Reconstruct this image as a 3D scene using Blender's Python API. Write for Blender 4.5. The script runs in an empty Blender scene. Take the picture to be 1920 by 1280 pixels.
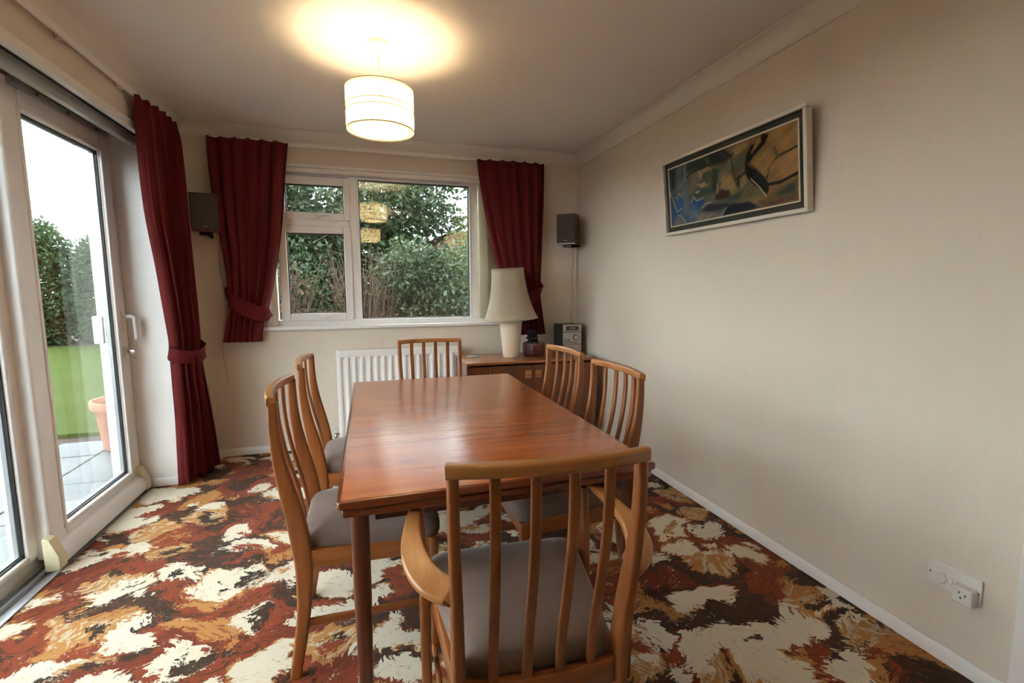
import bpy, math, random
import numpy as np
from mathutils import Vector, Matrix

sc = bpy.context.scene
col = sc.collection
R = math.radians

# ------------------------------------------------------------------ camera
cam_d = bpy.data.cameras.new('camera')
cam_d.sensor_width = 36.0
cam_d.lens = 879.68 / 1920 * 36.0
cam_d.clip_start = 0.02
cam_d.clip_end = 300
cam = bpy.data.objects.new('camera', cam_d)
col.objects.link(cam)
YAW, PITCH, ROLL = .2971, .1128, .0028
fw = Vector((math.sin(YAW) * math.cos(PITCH), math.cos(YAW) * math.cos(PITCH), -math.sin(PITCH)))
rt = Vector((math.cos(YAW), -math.sin(YAW), 0))
dn = fw.cross(rt)
r2 = rt * math.cos(ROLL) + dn * math.sin(ROLL)
d2 = -rt * math.sin(ROLL) + dn * math.cos(ROLL)
mw = Matrix((r2, -d2, -fw)).transposed().to_4x4()
mw.translation = (0, 0, 1.2413)
cam.matrix_world = mw
sc.camera = cam

# ------------------------------------------------------------------ world, exposure
wd = bpy.data.worlds.new('overcast_sky')
sc.world = wd
wd.use_nodes = True
bg = wd.node_tree.nodes['Background']
bg.inputs[0].default_value = (.88, .95, 1.0, 1)
bg.inputs[1].default_value = 4.1
BULB_STRENGTH = 118.0
BULB_COLOR = (1.0, .77, .47)
sc.view_settings.view_transform = 'Standard'
sc.view_settings.look = 'None'
sc.view_settings.exposure = 1.32
sc.view_settings.gamma = 1.0
sc.view_settings.use_curve_mapping = False
sc.cycles.use_denoising = True
sc.cycles.max_bounces = 7
sc.cycles.diffuse_bounces = 4
sc.cycles.glossy_bounces = 3
sc.cycles.transparent_max_bounces = 14
sc.cycles.transmission_bounces = 4
sc.cycles.caustics_reflective = False
sc.cycles.caustics_refractive = False
sc.cycles.sample_clamp_indirect = 5.0
sc.cycles.use_adaptive_sampling = True
sc.cycles.adaptive_threshold = .16
sc.cycles.adaptive_min_samples = 16

# room dimensions (metres)
XR, XL, YB, YF, H = 1.8014, -1.19, 3.8646, -2.3, 2.375
XD = -1.345          # carpet edge at the patio door
YJ = 3.395           # far jamb of the patio door
YD0 = .35           # near jamb of the patio door


# ------------------------------------------------------------------ materials
class NT:
    def __init__(s, name):
        s.m = bpy.data.materials.new(name)
        s.m.use_nodes = True
        s.t = s.m.node_tree
        s.b = s.t.nodes['Principled BSDF']
        s.out = s.t.nodes['Material Output']

    def n(s, typ, **kw):
        nd = s.t.nodes.new(typ)
        for k, v in kw.items():
            setattr(nd, k, v)
        return nd

    def l(s, a, b):
        s.t.links.new(a, b)

    def obj(s, scale=(1, 1, 1), rot=(0, 0, 0)):
        tc = s.n('ShaderNodeTexCoord')
        mp = s.n('ShaderNodeMapping')
        mp.inputs['Scale'].default_value = scale
        mp.inputs['Rotation'].default_value = rot
        s.l(tc.outputs['Object'], mp.inputs[0])
        return mp.outputs[0]

    def noise(s, vec, scale, detail=2, rough=.5, dist=0):
        nd = s.n('ShaderNodeTexNoise')
        nd.inputs['Scale'].default_value = scale
        nd.inputs['Detail'].default_value = detail
        nd.inputs['Roughness'].default_value = rough
        nd.inputs['Distortion'].default_value = dist
        if vec is not None:
            s.l(vec, nd.inputs['Vector'])
        return nd

    def ramp(s, fac, stops, interp='LINEAR'):
        nd = s.n('ShaderNodeValToRGB')
        cr = nd.color_ramp
        cr.interpolation = interp
        while len(cr.elements) < len(stops):
            cr.elements.new(.5)
        for e, (p, c) in zip(cr.elements, stops):
            e.position = p
            e.color = (*c, 1)
        s.l(fac, nd.inputs[0])
        return nd.outputs[0]

    def math(s, op, a, b=None, c=None):
        nd = s.n('ShaderNodeMath', operation=op)
        for i, v in enumerate((a, b, c)):
            if v is None:
                continue
            if isinstance(v, (int, float)):
                nd.inputs[i].default_value = v
            else:
                s.l(v, nd.inputs[i])
        return nd.outputs[0]

    def vmath(s, op, a, b=None, scale=None):
        nd = s.n('ShaderNodeVectorMath', operation=op)
        for i, v in enumerate((a, b)):
            if v is None:
                continue
            if isinstance(v, tuple):
                nd.inputs[i].default_value = v
            else:
                s.l(v, nd.inputs[i])
        if scale is not None:
            nd.inputs['Scale'].default_value = scale
        return nd.outputs[0]

    def mix(s, fac, a, b):
        nd = s.n('ShaderNodeMix', data_type='RGBA')
        if isinstance(fac, (int, float)):
            nd.inputs[0].default_value = fac
        else:
            s.l(fac, nd.inputs[0])
        for i, v in ((6, a), (7, b)):
            if isinstance(v, tuple):
                nd.inputs[i].default_value = (*v, 1)
            else:
                s.l(v, nd.inputs[i])
        return nd.outputs[2]

    def bump(s, h, strength, dist):
        nd = s.n('ShaderNodeBump')
        nd.inputs['Strength'].default_value = strength
        nd.inputs['Distance'].default_value = dist
        s.l(h, nd.inputs['Height'])
        s.l(nd.outputs[0], s.b.inputs['Normal'])

    def set(s, **kw):
        for k, v in kw.items():
            k = k.replace('_', ' ')
            inp = s.b.inputs[k]
            if isinstance(v, tuple):
                inp.default_value = (*v, 1) if len(v) == 3 and inp.type == 'RGBA' else v
            elif isinstance(v, (int, float)):
                inp.default_value = v
            else:
                s.l(v, inp)


MAT = {}


def plain(name, c, rough=.5, var=.06, scale=8, metal=0, bump=0, bscale=60, spec=.5):
    """Procedural colour with a little mottling."""
    t = NT(name)
    v = t.obj()
    nz = t.noise(v, scale, 3)
    a = tuple(x * (1 - var) for x in c)
    b = tuple(min(1, x * (1 + var)) for x in c)
    t.set(Base_Color=t.ramp(nz.outputs[0], [(.3, a), (.7, b)]), Roughness=rough, Metallic=metal)
    t.set(Specular_IOR_Level=spec)
    if bump:
        t.bump(t.noise(v, bscale, 2).outputs[0], bump, .002)
    MAT[name] = t.m
    return t


def wood(name, dark, mid, light, axis, rough=.35, coat=.3, fine=1.0, bump=.06):
    t = NT(name)
    sc_ = [38 * fine] * 3
    sc_[axis] = 1.6
    v = t.obj(tuple(sc_))
    n1 = t.noise(v, 1.0, 4, .6, .4)
    sc2 = [7.0] * 3
    sc2[axis] = .7
    n2 = t.noise(t.obj(tuple(sc2)), 1.0, 2, .5, .6)
    f = t.math('ADD', t.math('MULTIPLY', n1.outputs[0], .6), t.math('MULTIPLY', n2.outputs[0], .4))
    t.set(Base_Color=t.ramp(f, [(.30, dark), (.5, mid), (.68, light)]), Roughness=rough,
          Coat_Weight=coat, Coat_Roughness=.18)
    if bump:
        t.bump(n1.outputs[0], bump, .001)
    MAT[name] = t.m


# wallpaper: cream with fine vertical streaks
t = NT('wallpaper')
v = t.obj((210, 210, 3.0))
n1 = t.noise(v, 1.0, 3, .6)
n2 = t.noise(t.obj(), 1.4, 2)
c1 = t.ramp(n1.outputs[0], [(.30, (.70, .615, .515)), (.7, (.735, .65, .55))])
c2 = t.mix(.35, c1, t.ramp(n2.outputs[0], [(.3, (.695, .61, .51)), (.7, (.74, .655, .555))]))
t.set(Base_Color=c2, Roughness=.62, Specular_IOR_Level=.3)
t.bump(n1.outputs[0], .22, .0012)
MAT['wallpaper'] = t.m

plain('ceiling_paint', (.74, .685, .635), .8, .02, 3, bump=.05, bscale=40, spec=.2)
plain('cornice_paint', (.76, .70, .64), .55, .02, 3)
plain('white_gloss', (.82, .79, .76), .28, .02, 5)
plain('upvc', (.84, .81, .785), .25, .015, 4)
plain('upvc_shadow_gap', (.015, .015, .015), .6, .1)
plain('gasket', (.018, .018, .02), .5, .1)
plain('steel_spacer', (.35, .37, .38), .35, .1, metal=.7)
plain('alu_track', (.33, .33, .33), .4, .1, 30, metal=.6)
plain('headrail_silver', (.42, .40, .38), .38, .08, 12, metal=.45)
plain('cream_plastic', (.70, .63, .42), .4, .03)
plain('white_plastic', (.72, .70, .67), .3, .02)
plain('black_plastic', (.012, .012, .013), .45, .1)
plain('chrome', (.6, .6, .6), .18, .03, metal=1)
plain('brass', (.30, .19, .09), .3, .08, metal=1)
plain('radiator_enamel', (.80, .77, .745), .3, .01)
plain('terracotta', (.38, .15, .085), .8, .2, 14, bump=.2)
plain('soil', (.035, .022, .015), .95, .3, 30, bump=.6)
plain('ceramic_cream', (.74, .60, .44), .55, .03, 9, bump=.1, bscale=140)
plain('fountain_red', (.085, .012, .012), .35, .15, 20)
plain('slate_black', (.012, .013, .015), .45, .3, 30, bump=.4, bscale=90)
plain('pebble', (.42, .33, .22), .6, .4, 60)
plain('hifi_dark', (.03, .03, .034), .4, .1)
plain('hifi_silver', (.40, .37, .33), .35, .05, metal=.5)
plain('hifi_display', (.03, .018, .014), .15, .1)
plain('hifi_text', (.32, .30, .28), .5, .02)
plain('speaker_grille', (.055, .046, .042), .9, .12, 300, bump=.3, bscale=500)
plain('glass_coaster', (.45, .50, .46), .15, .1, 40)
plain('picture_frame_white', (.70, .63, .54), .4, .03)
plain('picture_mount', (.030, .032, .022), .8, .1, 40)
plain('picture_fillet', (.62, .55, .43), .5, .03)
plain('cable_pvc', (.42, .35, .27), .5, .05)
plain('house_brick', (.25, .13, .085), .9, .2, 20)
plain('house_tile', (.10, .075, .065), .85, .2, 12)
plain('fascia_white', (.75, .76, .78), .5, .03)
plain('bark', (.055, .04, .028), .95, .3, 20, bump=.5)
plain('twig', (.10, .06, .04), .9, .3, 12)
wood('teak_x', (.14, .036, .008), (.26, .076, .016), (.36, .122, .030), 0)
wood('teak_y', (.14, .036, .008), (.26, .076, .016), (.36, .122, .030), 1)
wood('teak_z', (.13, .036, .008), (.235, .070, .015), (.33, .108, .026), 2)
wood('teak_rail', (.26, .095, .024), (.40, .170, .050), (.50, .245, .085), 0)
wood('teak_arm', (.26, .095, .024), (.40, .170, .050), (.50, .245, .085), 1)
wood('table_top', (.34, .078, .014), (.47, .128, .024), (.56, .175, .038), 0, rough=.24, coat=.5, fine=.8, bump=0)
_t = MAT['table_top'].node_tree
_tc = _t.nodes.new('ShaderNodeTexCoord')
_mp = _t.nodes.new('ShaderNodeMapping')
_mp.inputs['Scale'].default_value = (2.5, 330, 1)
_nz = _t.nodes.new('ShaderNodeTexNoise')
_nz.inputs['Scale'].default_value = 1.0
_nz.inputs['Detail'].default_value = 2
_bp = _t.nodes.new('ShaderNodeBump')
_bp.inputs['Strength'].default_value = .5
_bp.inputs['Distance'].default_value = .0012
_t.links.new(_tc.outputs['Object'], _mp.inputs[0])
_t.links.new(_mp.outputs[0], _nz.inputs['Vector'])
_t.links.new(_nz.outputs[0], _bp.inputs['Height'])
for _i in ('Normal', 'Coat Normal'):
    _t.links.new(_bp.outputs[0], _t.nodes['Principled BSDF'].inputs[_i])
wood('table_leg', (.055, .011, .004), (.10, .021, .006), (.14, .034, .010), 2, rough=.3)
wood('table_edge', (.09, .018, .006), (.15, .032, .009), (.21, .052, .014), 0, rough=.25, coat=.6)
wood('sideboard_top', (.20, .062, .017), (.33, .115, .034), (.42, .165, .052), 0, rough=.3, coat=.4)
wood('sideboard_z', (.085, .021, .007), (.15, .040, .011), (.21, .062, .017), 2, rough=.3)
wood('speaker_wood', (.075, .012, .008), (.13, .022, .012), (.18, .036, .018), 2, rough=.3)

# curtain cloth
t = NT('curtain_cloth')
v = t.obj((300, 300, 300))
n1 = t.noise(v, 1, 2)
n2 = t.noise(t.obj((14, 14, 1.2)), 1, 3)
t.set(Base_Color=t.mix(.5, t.ramp(n1.outputs[0], [(.3, (.092, .008, .008)), (.7, (.128, .013, .013))]),
                       t.ramp(n2.outputs[0], [(.3, (.096, .009, .009)), (.7, (.136, .014, .015))])),
      Roughness=.85, Sheen_Weight=.25, Sheen_Roughness=.4, Specular_IOR_Level=.2)
t.set(Sheen_Tint=(.7, .25, .2))
t.bump(n1.outputs[0], .25, .001)
MAT['curtain_cloth'] = t.m
plain('curtain_lining', (.62, .53, .40), .9, .04, 60)

# chair velvet
t = NT('seat_velvet')
n1 = t.noise(t.obj((260, 260, 260)), 1, 2)
n2 = t.noise(t.obj(), 9, 3)
t.set(Base_Color=t.mix(.5, t.ramp(n1.outputs[0], [(.3, (.14, .098, .080)), (.7, (.205, .150, .125))]),
                       t.ramp(n2.outputs[0], [(.3, (.152, .108, .088)), (.7, (.198, .144, .120))])),
      Roughness=.8, Sheen_Weight=.35, Sheen_Roughness=.35, Specular_IOR_Level=.2)
t.bump(n1.outputs[0], .2, .001)
MAT['seat_velvet'] = t.m


def cloth_translucent(name, c, tr, rough=.8, fac=.5):
    t = NT(name)
    n1 = t.noise(t.obj((40, 40, 260)), 1, 2)
    cc = t.ramp(n1.outputs[0], [(.3, tuple(x * .95 for x in c)), (.7, c)])
    d = t.n('ShaderNodeBsdfDiffuse')
    t.l(cc, d.inputs[0])
    tl = t.n('ShaderNodeBsdfTranslucent')
    tl.inputs[0].default_value = (*tr, 1)
    mx = t.n('ShaderNodeMixShader')
    mx.inputs[0].default_value = fac
    t.l(d.outputs[0], mx.inputs[1])
    t.l(tl.outputs[0], mx.inputs[2])
    t.l(mx.outputs[0], t.out.inputs[0])
    t.t.nodes.remove(t.b)
    MAT[name] = t.m


cloth_translucent('pendant_fabric', (.88, .85, .78), (.88, .83, .72), fac=.60)
cloth_translucent('pendant_diffuser', (.90, .88, .82), (.92, .88, .80), fac=.65)
cloth_translucent('pendant_trim', (.45, .36, .22), (.20, .15, .08), fac=.2)
cloth_translucent('lamp_fabric', (.56, .48, .36), (.45, .38, .28), fac=.25)
cloth_translucent('blind_fabric', (.90, .87, .72), (.90, .87, .70), fac=.5)

# emissive bulb
t = NT('bulb_glow')
t.set(Base_Color=(1, .9, .75), Emission_Color=BULB_COLOR, Emission_Strength=BULB_STRENGTH)
MAT['bulb_glow'] = t.m

# clear glazing: transparent with a fresnel reflection
t = NT('glazing')
t.t.nodes.remove(t.b)
lw = t.n('ShaderNodeLayerWeight')
lw.inputs[0].default_value = .5
f5 = t.math('POWER', lw.outputs['Facing'], 5.0)
fr = t.math('MULTIPLY_ADD', f5, .95, .04)
tr = t.n('ShaderNodeBsdfTransparent')
tr.inputs[0].default_value = (.97, .985, .98, 1)
gl = t.n('ShaderNodeBsdfGlossy')
gl.inputs['Roughness'].default_value = .004
gl.inputs[0].default_value = (1, 1, 1, 1)
mx = t.n('ShaderNodeMixShader')
t.l(fr, mx.inputs[0])
t.l(tr.outputs[0], mx.inputs[1])
t.l(gl.outputs[0], mx.inputs[2])
t.l(mx.outputs[0], t.out.inputs[0])
MAT['glazing'] = t.m

# swirl carpet: smeared strokes of cream and tan over rust and brown
t = NT('swirl_carpet')
P = t.obj((1, 1, 0))
HALF = (.5, .5, .5)
wA = t.noise(P, 3.0, 1, .4)
q = t.vmath('ADD', P, t.vmath('SCALE', t.vmath('SUBTRACT', wA.outputs['Color'], HALF), scale=.30))
fine = t.noise(P, 62, 3, .7)
# every stroke cell has its own brush direction
cell = t.n('ShaderNodeTexVoronoi', voronoi_dimensions='2D')
cell.inputs['Scale'].default_value = 4.6
t.l(t.vmath('ADD', q, t.vmath('SCALE', t.vmath('SUBTRACT', fine.outputs['Color'], HALF), scale=.05)), cell.inputs['Vector'])
cs = t.n('ShaderNodeSeparateColor')
t.l(cell.outputs['Color'], cs.inputs[0])
rot = t.n('ShaderNodeVectorRotate', rotation_type='Z_AXIS')
t.l(q, rot.inputs['Vector'])
ang = t.math('MULTIPLY', t.math('SUBTRACT', cs.outputs[0], .5), 2.4)
t.l(ang, rot.inputs['Angle'])
wB = t.noise(q, 7, 1, .4)
qr = t.vmath('ADD', rot.outputs[0], t.vmath('SCALE', t.vmath('SUBTRACT', wB.outputs['Color'], HALF), scale=.08))
streak = t.noise(t.vmath('MULTIPLY', qr, (17, 60, 1)), 1.0, 3, .62)
sx = t.math('MULTIPLY', t.math('SUBTRACT', streak.outputs[0], .5), .16)
sy = t.math('MULTIPLY', t.math('SUBTRACT', fine.outputs[0], .5), .10)
cmb = t.n('ShaderNodeCombineXYZ')
t.l(sx, cmb.inputs[0])
t.l(sy, cmb.inputs[1])
ro2 = t.n('ShaderNodeVectorRotate', rotation_type='Z_AXIS')
t.l(cmb.outputs[0], ro2.inputs['Vector'])
t.l(t.math('MULTIPLY', ang, -1), ro2.inputs['Angle'])
wC = t.noise(P, 8.5, 2, .5)
qs = t.vmath('ADD', t.vmath('ADD', q, ro2.outputs[0]), t.vmath('SCALE', t.vmath('SUBTRACT', wC.outputs['Color'], HALF), scale=.17))


def voro(vec, scl, off):
    vo = t.n('ShaderNodeTexVoronoi', voronoi_dimensions='2D')
    vo.inputs['Scale'].default_value = 1
    vo.inputs['Randomness'].default_value = .95
    t.l(t.vmath('ADD', t.vmath('MULTIPLY', vec, scl), off), vo.inputs['Vector'])
    se = t.n('ShaderNodeSeparateColor')
    t.l(vo.outputs['Color'], se.inputs[0])
    return vo.outputs['Distance'], se.outputs[0], se.outputs[1], se.outputs[2]


CREAM, BEIGE = (.70, .61, .47), (.53, .42, .28)
TAN, RUST, RUST2, BROWN = (.44, .20, .055), (.235, .040, .011), (.15, .024, .009), (.045, .021, .010)
d1, r1, g1, b1 = voro(qs, (5.4, 7.8, 1), (3.1, 1.7, 0))
c = t.ramp(r1, [(0, RUST), (.40, RUST2), (.55, BROWN), (.90, TAN)], 'CONSTANT')
# brown brush hairs in the rust, rust in the brown
hair = t.math('GREATER_THAN', streak.outputs[0], .56)
c = t.mix(t.math('MULTIPLY', hair, .75), c, t.ramp(r1, [(0, BROWN), (.40, RUST), (.55, RUST2), (.86, RUST)], 'CONSTANT'))
# pale strokes laid over
d2_, r2_, g2_, b2_ = voro(qs, (4.3, 5.7, 1), (7.3, 4.4, 0))
lim = t.math('MULTIPLY_ADD', r2_, .46, .14)
lim = t.math('ADD', lim, t.math('MULTIPLY', t.math('SUBTRACT', fine.outputs[0], .5), .16))
inside = t.math('MULTIPLY', t.math('LESS_THAN', d2_, lim), t.math('GREATER_THAN', r2_, .30))
rim = t.math('MULTIPLY', t.math('LESS_THAN', d2_, t.math('ADD', lim, .07)), t.math('GREATER_THAN', g2_, .60))
c = t.mix(rim, c, TAN)
pale = t.mix(t.math('MULTIPLY', t.math('GREATER_THAN', streak.outputs[0], .60), .55), CREAM, BEIGE)
tan2 = t.mix(t.math('GREATER_THAN', streak.outputs[0], .53), TAN, BEIGE)
pale = t.mix(t.math('GREATER_THAN', b2_, .84), pale, tan2)
c = t.mix(inside, c, pale)
# small dabs of every colour
d3_, r3_, g3_, b3_ = voro(qs, (10.5, 14.0, 1), (1.3, 9.4, 0))
dab = t.math('MULTIPLY', t.math('GREATER_THAN', r3_, .70), t.math('LESS_THAN', d3_, t.math('MULTIPLY_ADD', g3_, .35, .18)))
c = t.mix(dab, c, t.ramp(b3_, [(0, BROWN), (.34, RUST), (.58, TAN), (.72, CREAM)], 'CONSTANT'))
# stray flecks of brown in the cream
fl = t.noise(t.vmath('MULTIPLY', qs, (22, 30, 1)), 1.0, 3, .7)
c = t.mix(t.math('GREATER_THAN', fl.outputs[0], .665), c, BROWN)
c = t.mix(t.math('LESS_THAN', fl.outputs[0], .325), c, CREAM)
tuft = t.noise(P, 240, 2, .6)
c = t.mix(t.math('MULTIPLY', tuft.outputs[0], .30), c, (.03, .02, .012))
t.set(Base_Color=c, Roughness=.95, Specular_IOR_Level=.12, Sheen_Weight=.06)
t.bump(t.noise(P, 330, 2, .7).outputs[0], .5, .004)
MAT['swirl_carpet'] = t.m

# lawn, paving
t = NT('lawn_grass')
n1 = t.noise(t.obj(), 1.2, 3)
n2 = t.noise(t.obj(), 45, 3, .7)
t.set(Base_Color=t.mix(.5, t.ramp(n1.outputs[0], [(.3, (.036, .056, .009)), (.7, (.056, .080, .013))]),
                       t.ramp(n2.outputs[0], [(.3, (.022, .038, .006)), (.7, (.070, .094, .018))])), Roughness=.9, Specular_IOR_Level=.1)
t.bump(n2.outputs[0], .6, .02)
MAT['lawn_grass'] = t.m
t = NT('paving_slab')
n1 = t.noise(t.obj(), 2.5, 4, .6)
t.set(Base_Color=t.ramp(n1.outputs[0], [(.3, (.055, .062, .066)), (.7, (.115, .122, .126))]),
      Roughness=t.math('MULTIPLY_ADD', n1.outputs[0], .5, .28))
t.bump(t.noise(t.obj(), 60, 3).outputs[0], .15, .003)
MAT['paving_slab'] = t.m


def leafmat(name, a, b, cc, rough=.38):
    t = NT(name)
    nz = t.noise(t.obj(), 7.0, 3, .7)
    n2 = t.noise(t.obj(), 1.7, 2)
    f = t.math('ADD', t.math('MULTIPLY', nz.outputs[0], .65), t.math('MULTIPLY', n2.outputs[0], .35))
    cl = t.ramp(f, [(.34, a), (.5, b), (.66, cc)])
    t.set(Base_Color=cl, Roughness=rough, Specular_IOR_Level=.35)
    tl = t.n('ShaderNodeBsdfTranslucent')
    t.l(cl, tl.inputs[0])
    mx = t.n('ShaderNodeMixShader')
    mx.inputs[0].default_value = .25
    t.l(t.b.outputs[0], mx.inputs[1])
    t.l(tl.outputs[0], mx.inputs[2])
    t.l(mx.outputs[0], t.out.inputs[0])
    MAT[name] = t.m


leafmat('leaf_evergreen', (.014, .026, .010), (.030, .054, .020), (.060, .094, .036))
leafmat('leaf_greygreen', (.028, .044, .020), (.060, .084, .041), (.125, .150, .085))
leafmat('leaf_bright', (.05, .14, .02), (.09, .23, .03), (.15, .32, .05))
leafmat('leaf_yellow', (.09, .10, .02), (.17, .18, .04), (.26, .26, .08))
leafmat('leaf_brown', (.055, .035, .02), (.10, .06, .035), (.15, .09, .05), .7)
leafmat('leaf_conifer', (.024, .050, .018), (.050, .092, .032), (.085, .14, .048), .6)


# ------------------------------------------------------------------ mesh helpers
class MB:
    def __init__(s):
        s.v, s.f = [], []

    def add(s, vs, fs):
        o = len(s.v)
        s.v += [tuple(x) for x in vs]
        s.f += [tuple(i + o for i in f) for f in fs]
        return s

    def box(s, x0, x1, y0, y1, z0, z1):
        vs = [(x, y, z) for z in (z0, z1) for y in (y0, y1) for x in (x0, x1)]
        return s.add(vs, [(0, 2, 3, 1), (4, 5, 7, 6), (0, 1, 5, 4), (2, 6, 7, 3), (0, 4, 6, 2), (1, 3, 7, 5)])

    def sweep(s, pts, secs, side, rnd=.3, seg=3, cap=True):
        """Rounded-rectangle section (w along side, h across) swept along pts."""
        pts = [Vector(p) for p in pts]
        side = Vector(side)
        n = len(pts)
        if isinstance(secs, tuple):
            secs = [secs] * n
        rings = []
        for i, p in enumerate(pts):
            tg = (pts[min(i + 1, n - 1)] - pts[max(i - 1, 0)]).normalized()
            sd = (side - tg * side.dot(tg)).normalized()
            up = tg.cross(sd)
            w, h = secs[i]
            r = min(w, h) * rnd
            ring = []
            for cx, cy, a0 in ((1, 1, 0), (-1, 1, 90), (-1, -1, 180), (1, -1, 270)):
                for k in range(seg + 1):
                    a = R(a0 + 90 * k / seg)
                    ring.append(p + sd * (cx * (w / 2 - r) + r * math.cos(a)) + up * (cy * (h / 2 - r) + r * math.sin(a)))
            rings.append(ring)
        m = len(rings[0])
        vs = [q for ring in rings for q in ring]
        fs = [(i * m + k, i * m + (k + 1) % m, (i + 1) * m + (k + 1) % m, (i + 1) * m + k)
              for i in range(n - 1) for k in range(m)]
        if cap:
            fs += [tuple(range(m - 1, -1, -1)), tuple((n - 1) * m + k for k in range(m))]
        return s.add(vs, fs)

    def tube(s, pts, rad, seg=8):
        pts = [Vector(p) for p in pts]
        n = len(pts)
        rr = rad if isinstance(rad, list) else [rad] * n
        vs = []
        for i, p in enumerate(pts):
            tg = (pts[min(i + 1, n - 1)] - pts[max(i - 1, 0)]).normalized()
            ref = Vector((0, 0, 1)) if abs(tg.z) < .9 else Vector((1, 0, 0))
            a = tg.cross(ref).normalized()
            b = tg.cross(a)
            vs += [p + (a * math.cos(2 * math.pi * k / seg) + b * math.sin(2 * math.pi * k / seg)) * rr[i] for k in range(seg)]
        fs = [(i * seg + k, i * seg + (k + 1) % seg, (i + 1) * seg + (k + 1) % seg, (i + 1) * seg + k)
              for i in range(n - 1) for k in range(seg)]
        fs += [tuple(range(seg - 1, -1, -1)), tuple((n - 1) * seg + k for k in range(seg))]
        return s.add(vs, fs)

    def lathe(s, prof, seg=40, c=(0, 0, 0), cap0=False, cap1=False):
        vs = [(c[0] + r * math.cos(2 * math.pi * k / seg), c[1] + r * math.sin(2 * math.pi * k / seg), c[2] + z)
              for r, z in prof for k in range(seg)]
        fs = [(i * seg + k, i * seg + (k + 1) % seg, (i + 1) * seg + (k + 1) % seg, (i + 1) * seg + k)
              for i in range(len(prof) - 1) for k in range(seg)]
        if cap0:
            fs.append(tuple(range(seg - 1, -1, -1)))
        if cap1:
            fs.append(tuple((len(prof) - 1) * seg + k for k in range(seg)))
        return s.add(vs, fs)

    def prism(s, poly, axis, a0, a1):
        """Extrude a 2-D polygon along an axis (poly in the other two axes, in order)."""
        def pt(u, v, a):
            return [(a, u, v), (u, a, v), (u, v, a)][axis]
        n = len(poly)
        vs = [pt(u, v, a0) for u, v in poly] + [pt(u, v, a1) for u, v in poly]
        fs = [(k, (k + 1) % n, n + (k + 1) % n, n + k) for k in range(n)]
        fs += [tuple(range(n - 1, -1, -1)), tuple(range(n, 2 * n))]
        return s.add(vs, fs)

    def build(s, name, mat, parent=None, bevel=0, smooth=True, angle=35, loc=None, rot=None, segs=2):
        me = bpy.data.meshes.new(name)
        me.from_pydata(s.v, [], s.f)
        import bmesh
        bm = bmesh.new()
        bm.from_mesh(me)
        bmesh.ops.recalc_face_normals(bm, faces=bm.faces)
        bm.to_mesh(me)
        bm.free()
        if smooth:
            me.polygons.foreach_set('use_smooth', [True] * len(me.polygons))
            me.set_sharp_from_angle(angle=R(angle))
        me.materials.append(MAT[mat])
        o = bpy.data.objects.new(name, me)
        col.objects.link(o)
        if parent:
            o.parent = parent
        if loc:
            o.location = loc
        if rot:
            o.rotation_euler = rot
        if bevel:
            b = o.modifiers.new('bevel', 'BEVEL')
            b.width = bevel
            b.segments = segs
            b.limit_method = 'ANGLE'
            b.angle_limit = R(40)
        return o


def tag(o, label=None, cat=None, group=None, kind=None):
    for k, v in (('label', label), ('category', cat), ('group', group), ('kind', kind)):
        if v:
            o[k] = v
    return o


def thing(name, label, cat, loc=(0, 0, 0), rz=0, group=None):
    o = bpy.data.objects.new(name, None)
    o.empty_display_size = .1
    col.objects.link(o)
    o.location = loc
    o.rotation_euler = (0, 0, rz)
    return tag(o, label, cat, group)


def dup(o, parent=None):
    c = o.copy()
    col.objects.link(c)
    c.parent = parent
    for ch in list(o.children):
        dup(ch, c)
    return c


def struct(o):
    o['kind'] = 'structure'
    return o


def sempty(name, loc=(0, 0, 0)):
    o = bpy.data.objects.new(name, None)
    o.empty_display_size = .1
    col.objects.link(o)
    o.location = loc
    o['kind'] = 'structure'
    return o


def B(x0, x1, y0, y1, z0, z1):
    return MB().box(x0, x1, y0, y1, z0, z1)


# ------------------------------------------------------------------ room shell
struct(B(XD - .0, XR + .15, YF - .15, YB + .12, -.08, 0).build('floor', 'swirl_carpet', smooth=False))
struct(B(XD - .35, XR + .15, YF - .15, YB + .28, H, H + .12).build('ceiling', 'ceiling_paint', smooth=False))

# window opening in the back wall
WX0, WX1, WZ0, WZ1 = -.70, 1.085, .955, 2.135
m = MB()
TH = .26
m.box(XL - .35, WX0, YB, YB + TH, -.1, H)
m.box(WX1, XR + .15, YB, YB + TH, -.1, H)
m.box(WX0, WX1, YB, YB + TH, -.1, WZ0)
m.box(WX0, WX1, YB, YB + TH, WZ1, H)
struct(m.build('wall_back', 'wallpaper', smooth=False))

# right wall with the doorway near the camera
DY0, DY1, DZ1 = -.06, .73, 2.0
m = MB()
m.box(XR, XR + .12, DY1, YB + .1, -.08, H)
m.box(XR, XR + .12, YF, DY0, -.08, H)
m.box(XR, XR + .12, DY0, DY1, DZ1, H)
struct(m.build('wall_right', 'wallpaper', smooth=False))

# left wall: pier by the corner, lintel over the patio door, pier behind the camera
m = MB()
m.box(XL - .33, XL, YJ, YB, -.1, H)
m.box(XL - .33, XL, YF, YD0, -.1, H)
m.box(XL - .33, XL, YD0, YJ, 2.15, H)
struct(m.build('wall_left', 'wallpaper', smooth=False))

# wall behind the camera
struct(B(XL - .1, XR + .1, YF - .2, YF, -.08, H).build('wall_front', 'wallpaper', smooth=False))

# cornice (concave cove with a small lip at each edge)
CP = .075


def cove(n=9):
    pts = [(0, -.012), (.006, -.012), (.006, 0)]
    for k in range(n + 1):
        a = R(90 * k / n)
        pts.append((.006 + (CP - .012) * (1 - math.cos(a)), (CP - .006) * math.sin(a)))
    pts += [(CP, CP - .006), (CP, CP), (0, CP)]
    return pts


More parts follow.
